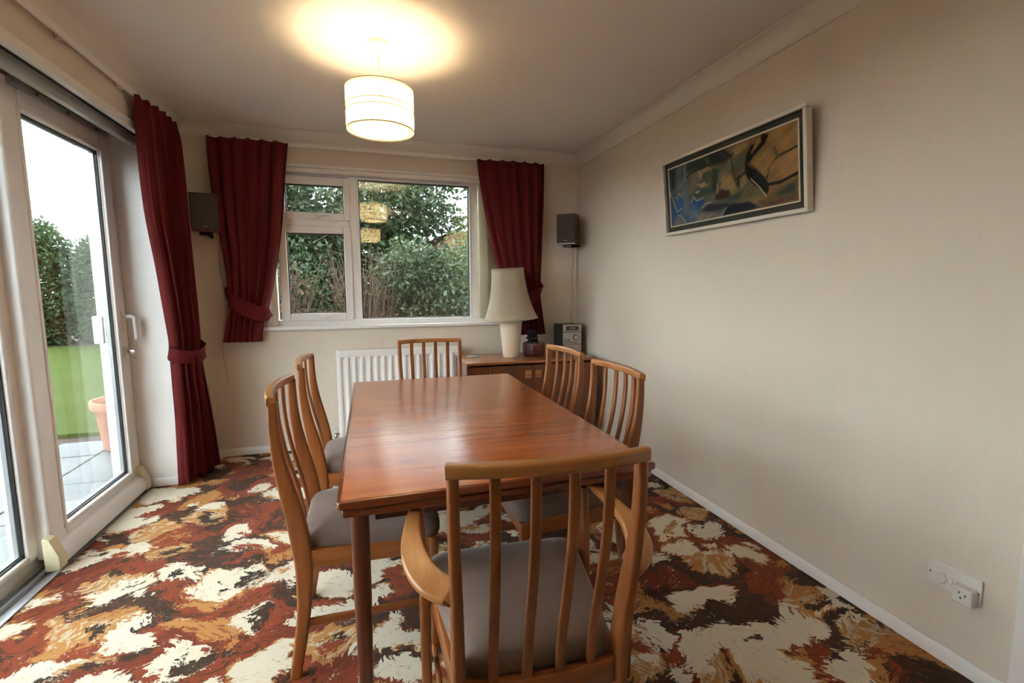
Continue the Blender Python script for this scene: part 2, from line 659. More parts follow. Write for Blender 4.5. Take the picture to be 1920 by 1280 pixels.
def cornice(name, axis, a0, a1, wall, sgn):
    poly = [(wall + sgn * u, H - CP + z) for u, z in cove()]
    struct(MB().prism(poly, axis, a0, a1).build(name, 'cornice_paint', angle=30))


cornice('trim_1', 0, XL, XR, YB, -1)
cornice('trim_2', 1, YF, YB, XR, -1)
cornice('trim_3', 1, YF, YB, XL, 1)


def skirting(name, axis, a0, a1, wall, sgn, hgt=.052):
    poly = [(wall, 0), (wall + sgn * .014, 0), (wall + sgn * .014, hgt - .012), (wall + sgn * .006, hgt), (wall, hgt)]
    return struct(MB().prism(poly, axis, a0, a1).build(name, 'white_gloss', bevel=.002))


skirting('baseboard_back', 0, XL, XR - .015, YB, -1, .058)
skirting('baseboard_right', 1, .80, YB - .015, XR, -1)
skirting('baseboard_left', 1, YJ + .0, YB - .015, XL, 1, .058)
poly = [(YJ, 0), (YJ - .014, 0), (YJ - .014, .046), (YJ - .006, .058), (YJ, .058)]
struct(MB().prism(poly, 0, XD - .02, XL + .014).build('baseboard_return', 'white_gloss', bevel=.002))
# white lining of the far door reveal
struct(B(XL - .30, XL - .001, YJ - .008, YJ + .001, 0, 2.15).build('trim_4', 'white_gloss', smooth=False))

# interior door in the right wall, near the camera
d2_ = sempty('door_2', (XR, 0, 0))
m = MB()
for y0, y1 in ((DY1 - .01, DY1 + .062), (DY0 - .062, DY0 + .01)):
    m.box(-.02, 0, y0, y1, 0, DZ1 + .06)
m.box(-.02, 0, DY0 - .062, DY1 + .062, DZ1 - .01, DZ1 + .06)
m.build('architrave', 'white_gloss', d2_, .006)
m = MB()
m.box(0, .12, DY1 - .01, DY1, 0, DZ1)
m.box(0, .12, DY0, DY0 + .01, 0, DZ1)
m.build('door_lining', 'white_gloss', d2_)
B(.03, .07, DY0 + .012, DY1 - .012, .005, DZ1 - .004).build('door_leaf', 'white_gloss', d2_, .003)
MB().tube([(.03, DY1 - .07, 1.0), (-.02, DY1 - .07, 1.0), (-.025, DY1 - .08, 1.0), (-.025, DY1 - .18, 1.0)], .009).build('door_handle', 'chrome', d2_)

# ------------------------------------------------------------------ back window
w1 = sempty('window_1', (0, 0, 0))
FY0, FY1 = YB + .055, YB + .125     # frame depth


def rect_frame(mb, x0, x1, z0, z1, t, y0, y1, tb=None, tt=None, tl=None, tr=None):
    tb, tt, tl, tr = [q if q is not None else t for q in (tb, tt, tl, tr)]
    mb.box(x0, x0 + tl, y0, y1, z0, z1)
    mb.box(x1 - tr, x1, y0, y1, z0, z1)
    mb.box(x0 + tl, x1 - tr, y0, y1, z0, z0 + tb)
    mb.box(x0 + tl, x1 - tr, y0, y1, z1 - tt, z1)


m = MB()
rect_frame(m, WX0, WX1, WZ0, WZ1, .048, FY0, FY1)
m.build('outer_frame', 'upvc', w1, .005)
B(-.118, -.047, FY0 - .003, FY1, WZ0 + .04, WZ1 - .04).build('mullion', 'upvc', w1, .005)
B(.840, .905, FY0 - .003, FY1, WZ0 + .04, WZ1 - .04).build('mullion', 'upvc', w1, .005)
B(WX0 + .045, -.118, FY0 - .003, FY1, 1.705, 1.768).build('transom', 'upvc', w1, .005)


def pane_unit(x0, x1, z0, z1, parent, tilt=0.0, y=FY0 + .035, bead=.012):
    """Double glazed unit: black gasket, two panes."""
    g = MB()
    rect_frame(g, x0 - .008, x1 + .008, z0 - .008, z1 + .008, .013, y - .018, y + .022)
    g.build('gasket', 'gasket', parent, smooth=False)
    cx, cz = (x0 + x1) / 2, (z0 + z1) / 2
    for k, dy in ((0, -.008), (1, .012)):
        o = B(x0 - cx, x1 - cx, -.002, .002, z0 - cz, z1 - cz).build('pane', 'glazing', parent, smooth=False, loc=(cx, y + dy, cz))
        if k and tilt:
            o.rotation_euler = (tilt, 0, 0)


def sash(x0, x1, z0, z1, gx0, gx1, gz0, gz1):
    s = MB()
    rect_frame(s, x0, x1, z0, z1, 0, FY0 - .016, FY0 + .05, gz0 - z0, z1 - gz1, gx0 - x0, x1 - gx1)
    so = s.build('sash', 'upvc', w1, .007, segs=3)
    pane_unit(gx0, gx1, gz0, gz1, w1, y=FY0 + .015)
    hx = (gx0 + gx1) / 2 + .02
    h = MB()
    h.box(hx - .016, hx + .016, FY0 - .026, FY0 - .012, z0 + .010, z0 + .038)
    h.sweep([(hx, FY0 - .026, z0 + .024), (hx, FY0 - .045, z0 + .024), (hx + .02, FY0 - .05, z0 + .026), (hx + .085, FY0 - .05, z0 + .036)],
            [(.016, .016), (.016, .014), (.016, .010), (.014, .008)], (0, 0, 1))
    h.build('handle', 'white_plastic', so, .002)


sash(WX0 + .075, -.105, 1.760, 2.080, -.561, -.152, 1.814, 2.018)
sash(WX0 + .075, -.105, .998, 1.716, -.566, -.162, 1.054, 1.660)
pane_unit(-.040, .830, 1.004, 2.078, w1, tilt=0)
m = MB()
rect_frame(m, -.058, .846, .988, 2.094, .016, FY0 - .006, FY0 + .03)
m.build('glazing_bead', 'upvc', w1, .004)
B(.905, 1.04, FY0 + .026, FY0 + .030, .998, 2.09).build('pane', 'glazing', w1, smooth=False)
# painted reveal lining and sill
m = MB()
m.box(WX0 - .018, WX0 + .004, YB - .006, FY0 + .01, WZ0 - .01, WZ1 + .018)
m.box(WX1 - .004, WX1 + .018, YB - .006, FY0 + .01, WZ0 - .01, WZ1 + .018)
m.box(WX0 - .018, WX1 + .018, YB - .006, FY0 + .01, WZ1 - .004, WZ1 + .018)
m.build('reveal_lining', 'white_gloss', w1, .003)
B(WX0 - .045, WX1 + .045, YB - .030, FY0 + .01, WZ0 - .022, WZ0 + .004).build('sill', 'white_gloss', w1, .006, segs=3)

# vertical blind: headrail and slats drawn to the right
vb = thing('vertical_blind', 'cream vertical blind drawn to the right side of the back window', 'blind', (0, YB + .018, 0))
B(WX0 + .02, WX1 - .02, -.018, .018, 2.098, 2.130).build('headrail', 'white_gloss', vb, .004)
for k in range(9):
    x = .938 + k * .0125
    a = R(14 + 1.5 * k)
    dx, dy = .0445 * math.cos(a), .0445 * math.sin(a)
    m = MB()
    n = 6
    y_off = -.012 + .0040 * k
    pts = []
    for i in range(n + 1):
        u = -1 + 2 * i / n
        bow = .004 * (1 - u * u)
        pts.append((x + u * dx, y_off - u * dy * .5 - bow))
    m.add([(px, py, z) for z in (.985, 2.10) for px, py in pts], [(i, i + 1, n + 2 + i, n + 1 + i) for i in range(n)])
    o = m.build('slat', 'blind_fabric', vb)
    sd = o.modifiers.new('thickness', 'SOLIDIFY')
    sd.thickness = .0012
    B(x - dx * .8, x + dx * .8, y_off - .003, y_off + .003, .978, .992).build('slat_weight', 'white_plastic', o)

# ------------------------------------------------------------------ patio door (door_1)
dr = sempty('door_1', (0, 0, 0))
SX0, SX1 = -1.455, -1.395        # sliding sash, in front
OX0, OX1 = -1.520, -1.458        # fixed frame behind it
m = MB()
m.box(OX0, OX1, YJ - .06, YJ - .004, 0, 2.17)
m.box(OX0, OX1, YD0, YD0 + .06, 0, 2.17)
m.box(OX0, OX1, YD0, YJ, 2.09, 2.17)
m.box(OX0, OX1, YD0, YJ, -.02, .06)
m.build('outer_frame', 'upvc', dr, .006)


def yz_frame(mb, y0, y1, z0, z1, gy0, gy1, gz0, gz1, x0, x1):
    mb.box(x0, x1, y0, gy0, z0, z1)
    mb.box(x0, x1, gy1, y1, z0, z1)
    mb.box(x0, x1, gy0, gy1, z0, gz0)
    mb.box(x0, x1, gy0, gy1, gz1, z1)


# fixed light (nearer the camera)
m = MB()
yz_frame(m, YD0 + .05, 2.60, .055, 2.10, YD0 + .14, 2.455, .085, 2.02, OX0 + .004, OX1 + .012)
m.build('fixed_frame', 'upvc', dr, .008, segs=3)
# sliding sash
SY0, SY1 = 2.505, YJ - .012
m = MB()
yz_frame(m, SY0, SY1, .035, 2.122, 2.628, 3.262, .152, 2.002, SX0, SX1)
sl = m.build('sliding_sash', 'upvc', dr, .010, segs=3)
m = MB()
yz_frame(m, 2.606, 3.284, .130, 2.024, 2.626, 3.264, .150, 2.004, SX1 - .01, SX1 + .006)
m.build('glazing_bead', 'upvc', sl, .005)


def door_unit(y0, y1, z0, z1, x, parent):
    g = MB()
    yz_frame(g, y0 - .008, y1 + .008, z0 - .008, z1 + .008, y0 + .006, y1 - .006, z0 + .006, z1 - .006, x - .004, x + .006)
    g.build('gasket', 'gasket', parent, smooth=False)
    g = MB()
    yz_frame(g, y0 - .004, y1 + .004, z0 - .004, z1 + .004, y0 + .012, y1 - .012, z0 + .012, z1 - .012, x - .022, x - .006)
    g.build('spacer', 'steel_spacer', parent, smooth=False)
    for dx in (-.026, 0):
        B(x + dx - .002, x + dx + .002, y0, y1, z0, z1).build('pane', 'glazing', parent, smooth=False)


door_unit(2.628, 3.262, .152, 2.002, SX1 - .022, sl)
door_unit(YD0 + .14, 2.455, .085, 2.02, OX1 - .012, dr)
# bottom running gear cover with cream end caps
poly = [(SX1 - .002, .012), (-1.352, .012), (-1.347, .018), (-1.347, .060), (-1.372, .098), (SX1 - .002, .104)]
MB().prism(poly, 1, 2.50, 3.325).build('runner_cover', 'upvc', sl, .004)
capp = [(SX1 - .004, .004), (-1.350, .004), (-1.340, .012), (-1.340, .066), (-1.372, .150), (SX1 - .004, .158)]
for y0, y1 in ((2.452, 2.503), (3.322, 3.372)):
    MB().prism(capp, 1, y0, y1).build('end_cap', 'cream_plastic', sl, .005, segs=3)
# track in the threshold
m = MB()
m.box(-1.50, XD, YD0, YJ, -.05, -.004)
m.box(-1.440, -1.432, YD0, YJ, -.004, .012)
m.box(-1.405, -1.397, YD0, YJ, -.004, .012)
m.box(-1.360, XD + .004, YD0, YJ, -.004, .006)
m.build('floor_track', 'alu_track', dr, smooth=False)
# stay arm along the sash top
m = MB()
m.box(SX1, SX1 + .018, 2.62, 3.33, 2.092, 2.116)
m.box(SX1, SX1 + .030, 2.56, 2.63, 2.088, 2.120)
m.build('stay_arm', 'alu_track', sl, .003)
for y in (2.72, 2.95, 3.2):
    MB().tube([(SX1 + .016, y, 2.104), (SX1 + .023, y, 2.104)], .006).build('bolt', 'black_plastic', sl)
# handle, lock and key
hd = MB()
hd.sweep([(SX1 + .002, 3.326, 1.115), (SX1 + .002, 3.326, .985)], (.028, .016), (0, 1, 0), .4)
hd = hd.build('handle_plate', 'white_plastic', sl, .002)
m = MB()
m.sweep([(SX1 + .006, 3.326, 1.082), (SX1 + .045, 3.326, 1.082), (SX1 + .058, 3.331, 1.078), (SX1 + .061, 3.335, 1.060), (SX1 + .061, 3.340, .945)],
        [(.024, .024), (.024, .024), (.024, .024), (.026, .022), (.026, .018)], (0, 1, 0), .45)
m.build('handle_lever', 'white_plastic', sl)
B(SX1, SX1 + .012, 3.312, 3.340, .835, .905).build('lock_plate', 'white_plastic', sl, .005)
m = MB()
m.tube([(SX1 + .010, 3.326, .872), (SX1 + .024, 3.326, .872)], .010, 12)
m.sweep([(SX1 + .022, 3.326, .872), (SX1 + .048, 3.326, .872)], (.004, .018), (0, 1, 0))
m.lathe([(.012, -.0015), (.012, .0015)], 14, (SX1 + .04, 3.330, .838), True, True)
m.build('key', 'chrome', sl)
# outside pull seen through the glass
B(SX0 - .05, SX0 + .002, 3.245, 3.262, .93, 1.09).build('outside_pull', 'white_plastic', sl, .006)
# pelmet board, blind rail above the door
pb = tag(B(XL - .012, XL + .018, YD0 - .08, 3.44, 2.098, 2.143).build('pelmet_board', 'white_gloss', None, .003),
         'narrow white pelmet board running above the sliding patio door', 'pelmet')
hr = thing('blind_headrail', 'silver blind headrail fixed under the lintel above the patio door', 'blind rail', (0, 0, 0))
MB().sweep([(XL - .070, YD0 + .01, 2.084), (XL - .070, YJ - .02, 2.084)], (.044, .050), (1, 0, 0), .25).build('rail', 'headrail_silver', hr)
B(XL - .092, XL - .048, YJ - .075, YJ - .012, 2.052, 2.066).build('end_bracket', 'headrail_silver', hr, .003)
B(XL - .047, XL - .034, YD0 + .01, YJ - .02, 2.106, 2.112).build('gap_shade', 'gasket', hr)  # dark strip painting in the shade of the gap behind the pelmet board


# ------------------------------------------------------------------ curtain tracks
tr1 = thing('curtain_track', 'white curtain track above the patio door on the left wall', 'curtain track')
MB().sweep([(XL + .040, YD0 - .1, 2.275), (XL + .040, 3.70, 2.275)], (.014, .034), (1, 0, 0), .2).build('rail', 'white_gloss', tr1)
for y in (.9, 1.7, 2.5, 3.0):
    B(XL, XL + .036, y, y + .02, 2.262, 2.292).build('bracket', 'white_plastic', tr1, .002)
tr2 = thing('curtain_track', 'white curtain track above the back window', 'curtain track')
MB().sweep([(-1.02, YB - .050, 2.272), (1.47, YB - .050, 2.272)], (.014, .030), (0, 1, 0), .2).build('rail', 'white_gloss', tr2)
for x in (-.4, .2, .8):
    B(x, x + .02, YB - .045, YB, 2.262, 2.286).build('bracket', 'white_plastic', tr2, .002)


# ------------------------------------------------------------------ curtains
def smoothstep(x):
    x = max(0, min(1, x))
    return x * x * (3 - 2 * x)


def interp_rows(rows, n):
    """rows: list of (P0, P1) from top to bottom, Catmull-Rom resampled to n rows."""
    m_ = len(rows)
    out = []
    for i in range(n):
        s = i / (n - 1) * (m_ - 1)
        k = min(int(s), m_ - 2)
        f = s - k
        r = []
        for e in (0, 1):
            p = [Vector(rows[max(0, min(m_ - 1, k + j))][e]) for j in (-1, 0, 1, 2)]
            r.append(.5 * ((2 * p[1]) + (-p[0] + p[2]) * f + (2 * p[0] - 5 * p[1] + 4 * p[2] - p[3]) * f * f
                           + (-p[0] + 3 * p[1] - 3 * p[2] + p[3]) * f ** 3))
        out.append(r)
    return out


def curtain(name, label, rows, nrm, folds, amp, tie_s, seed, pleat_h=.05, lining=False):
    rnd = random.Random(seed)
    root = thing(name, label, 'curtain')
    nr, nc = 60, folds * 12 + 1
    R_ = interp_rows(rows, nr)
    nrm = Vector(nrm)
    ph = [rnd.uniform(-1.0, 1.0) for _ in range(folds * 2 + 2)]
    am = [rnd.uniform(.45, 1.35) for _ in range(folds * 2 + 2)]
    w0 = (R_[0][1] - R_[0][0]).length
    vs = []
    for i, (a, b) in enumerate(R_):
        s = i / (nr - 1)
        w_ = (b - a).length
        A = amp * (.55 + .55 * min(1.6, w0 / max(w_, .05)) * .6)
        tie = math.exp(-((s - tie_s) / .05) ** 2) if tie_s else 0
        A *= (1 - .35 * tie)
        head = smoothstep(s / .06)
        for j in range(nc):
            t_ = j / (nc - 1)
            q = t_ * folds
            k = int(q)
            wob = ph[k] * (1 - (q - k)) + ph[k + 1] * (q - k)
            g = am[k] * (1 - (q - k)) + am[k + 1] * (q - k)
            th = 2 * math.pi * q + wob * (.4 + s)
            f = math.sin(th) + .28 * math.sin(2 * th + 1.3 * k + 2.2 * s) * head
            f = (abs(f) ** .85) * (1 if f > 0 else -1)
            off = A * g * f * (.55 + .45 * head)
            bulge = .020 * math.sin(math.pi * t_)
            along = .012 * math.sin(2 * th + .6) * (1 if 0 < j < nc - 1 else 0)
            p = a.lerp(b, t_) + nrm * (off + bulge) + (b - a).normalized() * along
            if i == 0:
                p.z += .010 * max(0, math.sin(th + .8))
            if i == nr - 1:
                p.z += .004 * math.sin(th)
            vs.append(p)
    fs = [(i * nc + j, i * nc + j + 1, (i + 1) * nc + j + 1, (i + 1) * nc + j) for i in range(nr - 1) for j in range(nc - 1)]
    o = MB().add(vs, fs).build('drape', 'curtain_cloth', root, angle=80)
    o.modifiers.new('thickness', 'SOLIDIFY').thickness = .004
    return root, R_


cA, RA = curtain('long_curtain', 'floor-length maroon curtain tied back beside the patio door',
                 [((-1.140, 3.080, 2.262), (-1.120, 3.600, 2.268)), ((-1.142, 3.082, 1.95), (-1.115, 3.624, 1.969)),
                  ((-1.148, 3.125, 1.66), (-1.11, 3.618, 1.63)), ((-1.150, 3.218, 1.37), (-1.10, 3.590, 1.30)),
                  ((-1.158, 3.315, 1.06), (-1.095, 3.578, 1.02)), ((-1.163, 3.368, .87), (-1.09, 3.570, .87)),
                  ((-1.163, 3.372, .75), (-1.085, 3.566, .74)), ((-1.160, 3.352, .42), (-1.075, 3.632, .42)),
                  ((-1.165, 3.330, .012), (-1.062, 3.698, .012))], (.95, -.3, 0), 6, .036, .64, 3)
cB, RB = curtain('short_curtain', 'short maroon curtain tied back left of the back window',
                 [((-1.012, 3.79, 2.270), (-.505, 3.79, 2.270)), ((-1.005, 3.79, 2.02), (-.536, 3.79, 2.02)),
                  ((-.983, 3.79, 1.75), (-.572, 3.79, 1.70)), ((-.952, 3.79, 1.46), (-.620, 3.79, 1.42)),
                  ((-.940, 3.79, 1.25), (-.668, 3.79, 1.20)), ((-.944, 3.79, 1.12), (-.705, 3.79, 1.06)),
                  ((-.956, 3.79, 1.02), (-.738, 3.79, .98)), ((-.986, 3.79, .862), (-.752, 3.79, .862))], (0, -1, 0), 6, .033, .78, 5)
cC, RC = curtain('short_curtain', 'short maroon curtain hanging right of the back window behind the table lamp',
                 [((.872, 3.79, 2.258), (1.442, 3.79, 2.262)), ((.914, 3.79, 1.97), (1.436, 3.79, 1.93)),
                  ((.978, 3.79, 1.64), (1.422, 3.79, 1.60)), ((1.044, 3.79, 1.40), (1.408, 3.79, 1.36)),
                  ((1.130, 3.79, 1.20), (1.402, 3.79, 1.20)), ((1.200, 3.79, 1.04), (1.420, 3.79, 1.04)),
                  ((1.238, 3.79, .848), (1.450, 3.79, .848))], (0, -1, 0), 6, .033, .70, 8)


def tieback(parent, pts, hgt, tilt=(0, 0, 1)):
    """A band of doubled cloth looped round the gathered curtain."""
    m = MB()
    m.sweep(pts, (hgt, .007), tilt, .4)
    return m.build('tieback', 'curtain_cloth', parent, angle=60)


# loops: wall hook -> round the front -> back to the wall
tieback(cA, [(-1.188, 3.37, .85), (-1.170, 3.352, .84), (-1.130, 3.362, .825), (-1.085, 3.42, .81), (-1.055, 3.49, .81), (-1.044, 3.545, .825),
             (-1.056, 3.582, .85), (-1.10, 3.60, .88), (-1.186, 3.62, .91)], .080)
tieback(cB, [(-.905, 3.855, 1.215), (-.945, 3.81, 1.205), (-.950, 3.765, 1.185), (-.90, 3.735, 1.150), (-.83, 3.722, 1.105), (-.76, 3.728, 1.070),
             (-.708, 3.745, 1.062), (-.693, 3.775, 1.085), (-.70, 3.80, 1.115), (-.76, 3.85, 1.17)], .105, (-.3, 0, 1))
tieback(cC, [(1.36, 3.855, 1.27), (1.405, 3.82, 1.25), (1.418, 3.775, 1.225), (1.38, 3.735, 1.19), (1.30, 3.722, 1.15), (1.22, 3.73, 1.11),
             (1.175, 3.755, 1.10), (1.175, 3.80, 1.13), (1.25, 3.85, 1.18)], .10, (.3, 0, 1))
for par, p in ((cB, (-.90, 3.858, 1.215)), (cC, (1.43, 3.858, 1.28)), (cA, (-1.186, 3.63, .93))):
    MB().tube([p, (p[0] + (.03 if par is cA else 0), p[1] - (0 if par is cA else .035), p[2] + .005),
               (p[0] + (.035 if par is cA else 0), p[1] - (0 if par is cA else .04), p[2] + .02)], .003).build('hook', 'brass', par)
# pale lining showing at the hem of the left window curtain
m = MB()
pts = [(-.770 + .03 * k / 5, 3.818 - .004 * math.sin(k), 0) for k in range(6)]
m.add([(x, y, z) for z in (.885, 1.02) for x, y, _ in pts], [(i, i + 1, 7 + i, 6 + i) for i in range(5)])
o = m.build('lining', 'curtain_lining', cB)
o.modifiers.new('thickness', 'SOLIDIFY').thickness = .002

# ------------------------------------------------------------------ radiator
rad = thing('radiator', 'white ribbed panel radiator under the back window', 'radiator', (0, 0, 0))
rx0, rx1, rz0, rz1, ry = -.245, .725, .085, .775, 3.772
prof = [rx0 + .0]
npitch = 17
pitch = (rx1 - rx0 - .05) / npitch
xs, dd = [rx0, rx0 + .022], [0, 0]
for k in range(npitch):
    x = rx0 + .025 + k * pitch
    xs += [x + .006, x + .016, x + pitch - .016, x + pitch - .006]
    dd += [0, 1, 1, 0]
xs += [rx1 - .022, rx1]
dd += [0, 0]
zs = [rz0, rz0 + .045, rz0 + .060, rz1 - .068, rz1 - .052, rz1 - .008, rz1]
zd = [0, 0, 1, 1, 0, 0, 0]
vs, fs = [], []
for i, z in enumerate(zs):
    for j, x in enumerate(xs):
        y = ry - .0 + .012 * dd[j] * zd[i] + (.006 if z in (rz0, rz1) else 0)
        vs.append((x, y, z))
nx = len(xs)
for i in range(len(zs) - 1):
    for j in range(nx - 1):
        fs.append((i * nx + j, i * nx + j + 1, (i + 1) * nx + j + 1, (i + 1) * nx + j))
pn = MB().add(vs, fs).build('panel', 'radiator_enamel', rad, angle=50)
bv = pn.modifiers.new('bevel', 'BEVEL')
bv.width = .004
bv.segments = 2
pn.modifiers.new('thickness', 'SOLIDIFY').thickness = .004
m = MB()
m.box(rx0, rx1, ry + .014, ry + .050, rz0 + .01, rz1 - .012)
m.build('rear_panel', 'radiator_enamel', rad, .008)
for x in (rx0 + .12, rx1 - .16):
    B(x, x + .04, ry + .045, YB - .001, rz0 + .05, rz1 - .08).build('wall_bracket', 'radiator_enamel', rad)
m = MB()
m.tube([(rx0 - .028, ry + .03, 0), (rx0 - .028, ry + .03, .082)], .0075, 10)
m.build('feed_pipe', 'white_gloss', rad)
m = MB()
m.tube([(rx0 + .01, ry + .03, .112), (rx0 - .028, ry + .03, .112)], .010, 10)
m.lathe([(.010, 0), (.014, .006), (.014, .022), (.010, .03), (.010, .045)], 12, (rx0 - .028, ry + .03, .080), True, True)
m.build('valve', 'chrome', rad)
MB().lathe([(.010, 0), (.013, .004), (.012, .034), (.008, .040)], 14, (rx0 - .028, ry + .03, .125), True, True).build('valve_cap', 'white_plastic', rad)

# ------------------------------------------------------------------ dining table
TX0, TX1, TY0, TY1, TZ = -.0913, .8036, 1.1575, 2.708, .727
tb = thing('dining_table', 'polished teak extending dining table in the middle of the room', 'table', ((TX0 + TX1) / 2, (TY0 + TY1) / 2, 0))
hw, hl = (TX1 - TX0) / 2, (TY1 - TY0) / 2


def rrect(hx, hy, r, n=5, bow=0.0):
    pts = []
    for cx, cy, a0 in ((1, 1, 0), (-1, 1, 90), (-1, -1, 180), (1, -1, 270)):
        for k in range(n + 1):
            a = R(a0 + 90 * k / n)
            pts.append((cx * (hx - r) + r * math.cos(a), cy * (hy - r) + r * math.sin(a)))
    return pts


def slab(mb, hx, hy, z0, z1, r, e=.004):
    """Slab with softened top and bottom edges."""
    levels = [(z0, -e), (z0 + e, 0), (z1 - e, 0), (z1 - e * .3, -e * .3), (z1, -e)]
    rings = [[(x, y, z) for x, y in rrect(hx + o, hy + o, r)] for z, o in levels]
    n = len(rings[0])
    fs = [(i * n + k, i * n + (k + 1) % n, (i + 1) * n + (k + 1) % n, (i + 1) * n + k) for i in range(len(rings) - 1) for k in range(n)]
    fs += [tuple(range(n - 1, -1, -1)), tuple((len(rings) - 1) * n + k for k in range(n))]
    mb.add([v for r_ in rings for v in r_], fs)


m = MB()
slab(m, hw - .011, hl - .011, TZ - .018, TZ, .008, .0008)
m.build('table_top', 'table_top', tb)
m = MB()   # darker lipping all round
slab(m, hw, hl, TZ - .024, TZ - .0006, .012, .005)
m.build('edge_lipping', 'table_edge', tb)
for sy in (-1, 1):
    m = MB()
    y0, y1 = sorted((sy * (hl - .008), sy * .06))
    m.box(-hw + .012, hw - .012, y0, y1, TZ - .047, TZ - .026)
    m.build('draw_leaf', 'table_edge', tb, .005, segs=3)
for sy in (-1, 1):
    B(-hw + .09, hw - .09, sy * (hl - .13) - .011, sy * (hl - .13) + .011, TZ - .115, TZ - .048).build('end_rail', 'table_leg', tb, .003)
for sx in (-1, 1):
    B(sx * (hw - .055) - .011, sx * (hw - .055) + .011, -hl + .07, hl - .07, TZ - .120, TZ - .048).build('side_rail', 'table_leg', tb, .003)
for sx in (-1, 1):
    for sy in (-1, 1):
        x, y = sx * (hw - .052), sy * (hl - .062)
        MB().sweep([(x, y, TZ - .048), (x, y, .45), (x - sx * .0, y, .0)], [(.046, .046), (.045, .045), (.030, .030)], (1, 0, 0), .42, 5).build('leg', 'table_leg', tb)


# ------------------------------------------------------------------ chairs
def lerp_tab(tab, z):
    for (z0, a), (z1, b) in zip(tab, tab[1:]):
        if z <= z1:
            f = (z - z0) / (z1 - z0)
            f = max(0, f)
            return a + (b - a) * f
    return tab[-1][1]


POST_Y = [(0, -.245), (.10, -.226), (.22, -.209), (.355, -.204), (.45, -.212), (.54, -.226), (.64, -.247), (.735, -.263), (.82, -.269), (.905, -.268)]
POST_D = [(0, .034), (.22, .042), (.355, .054), (.45, .060), (.54, .056), (.735, .036), (.905, .027)]
SLAT_Y = [(.40, -.205), (.48, -.213), (.56, -.230), (.66, -.252), (.76, -.266), (.85, -.270), (.905, -.268)]


def smooth_tab(tab, z, h=.04):
    return sum(lerp_tab(tab, z + d * h) for d in (-1, -.5, 0, .5, 1)) / 5


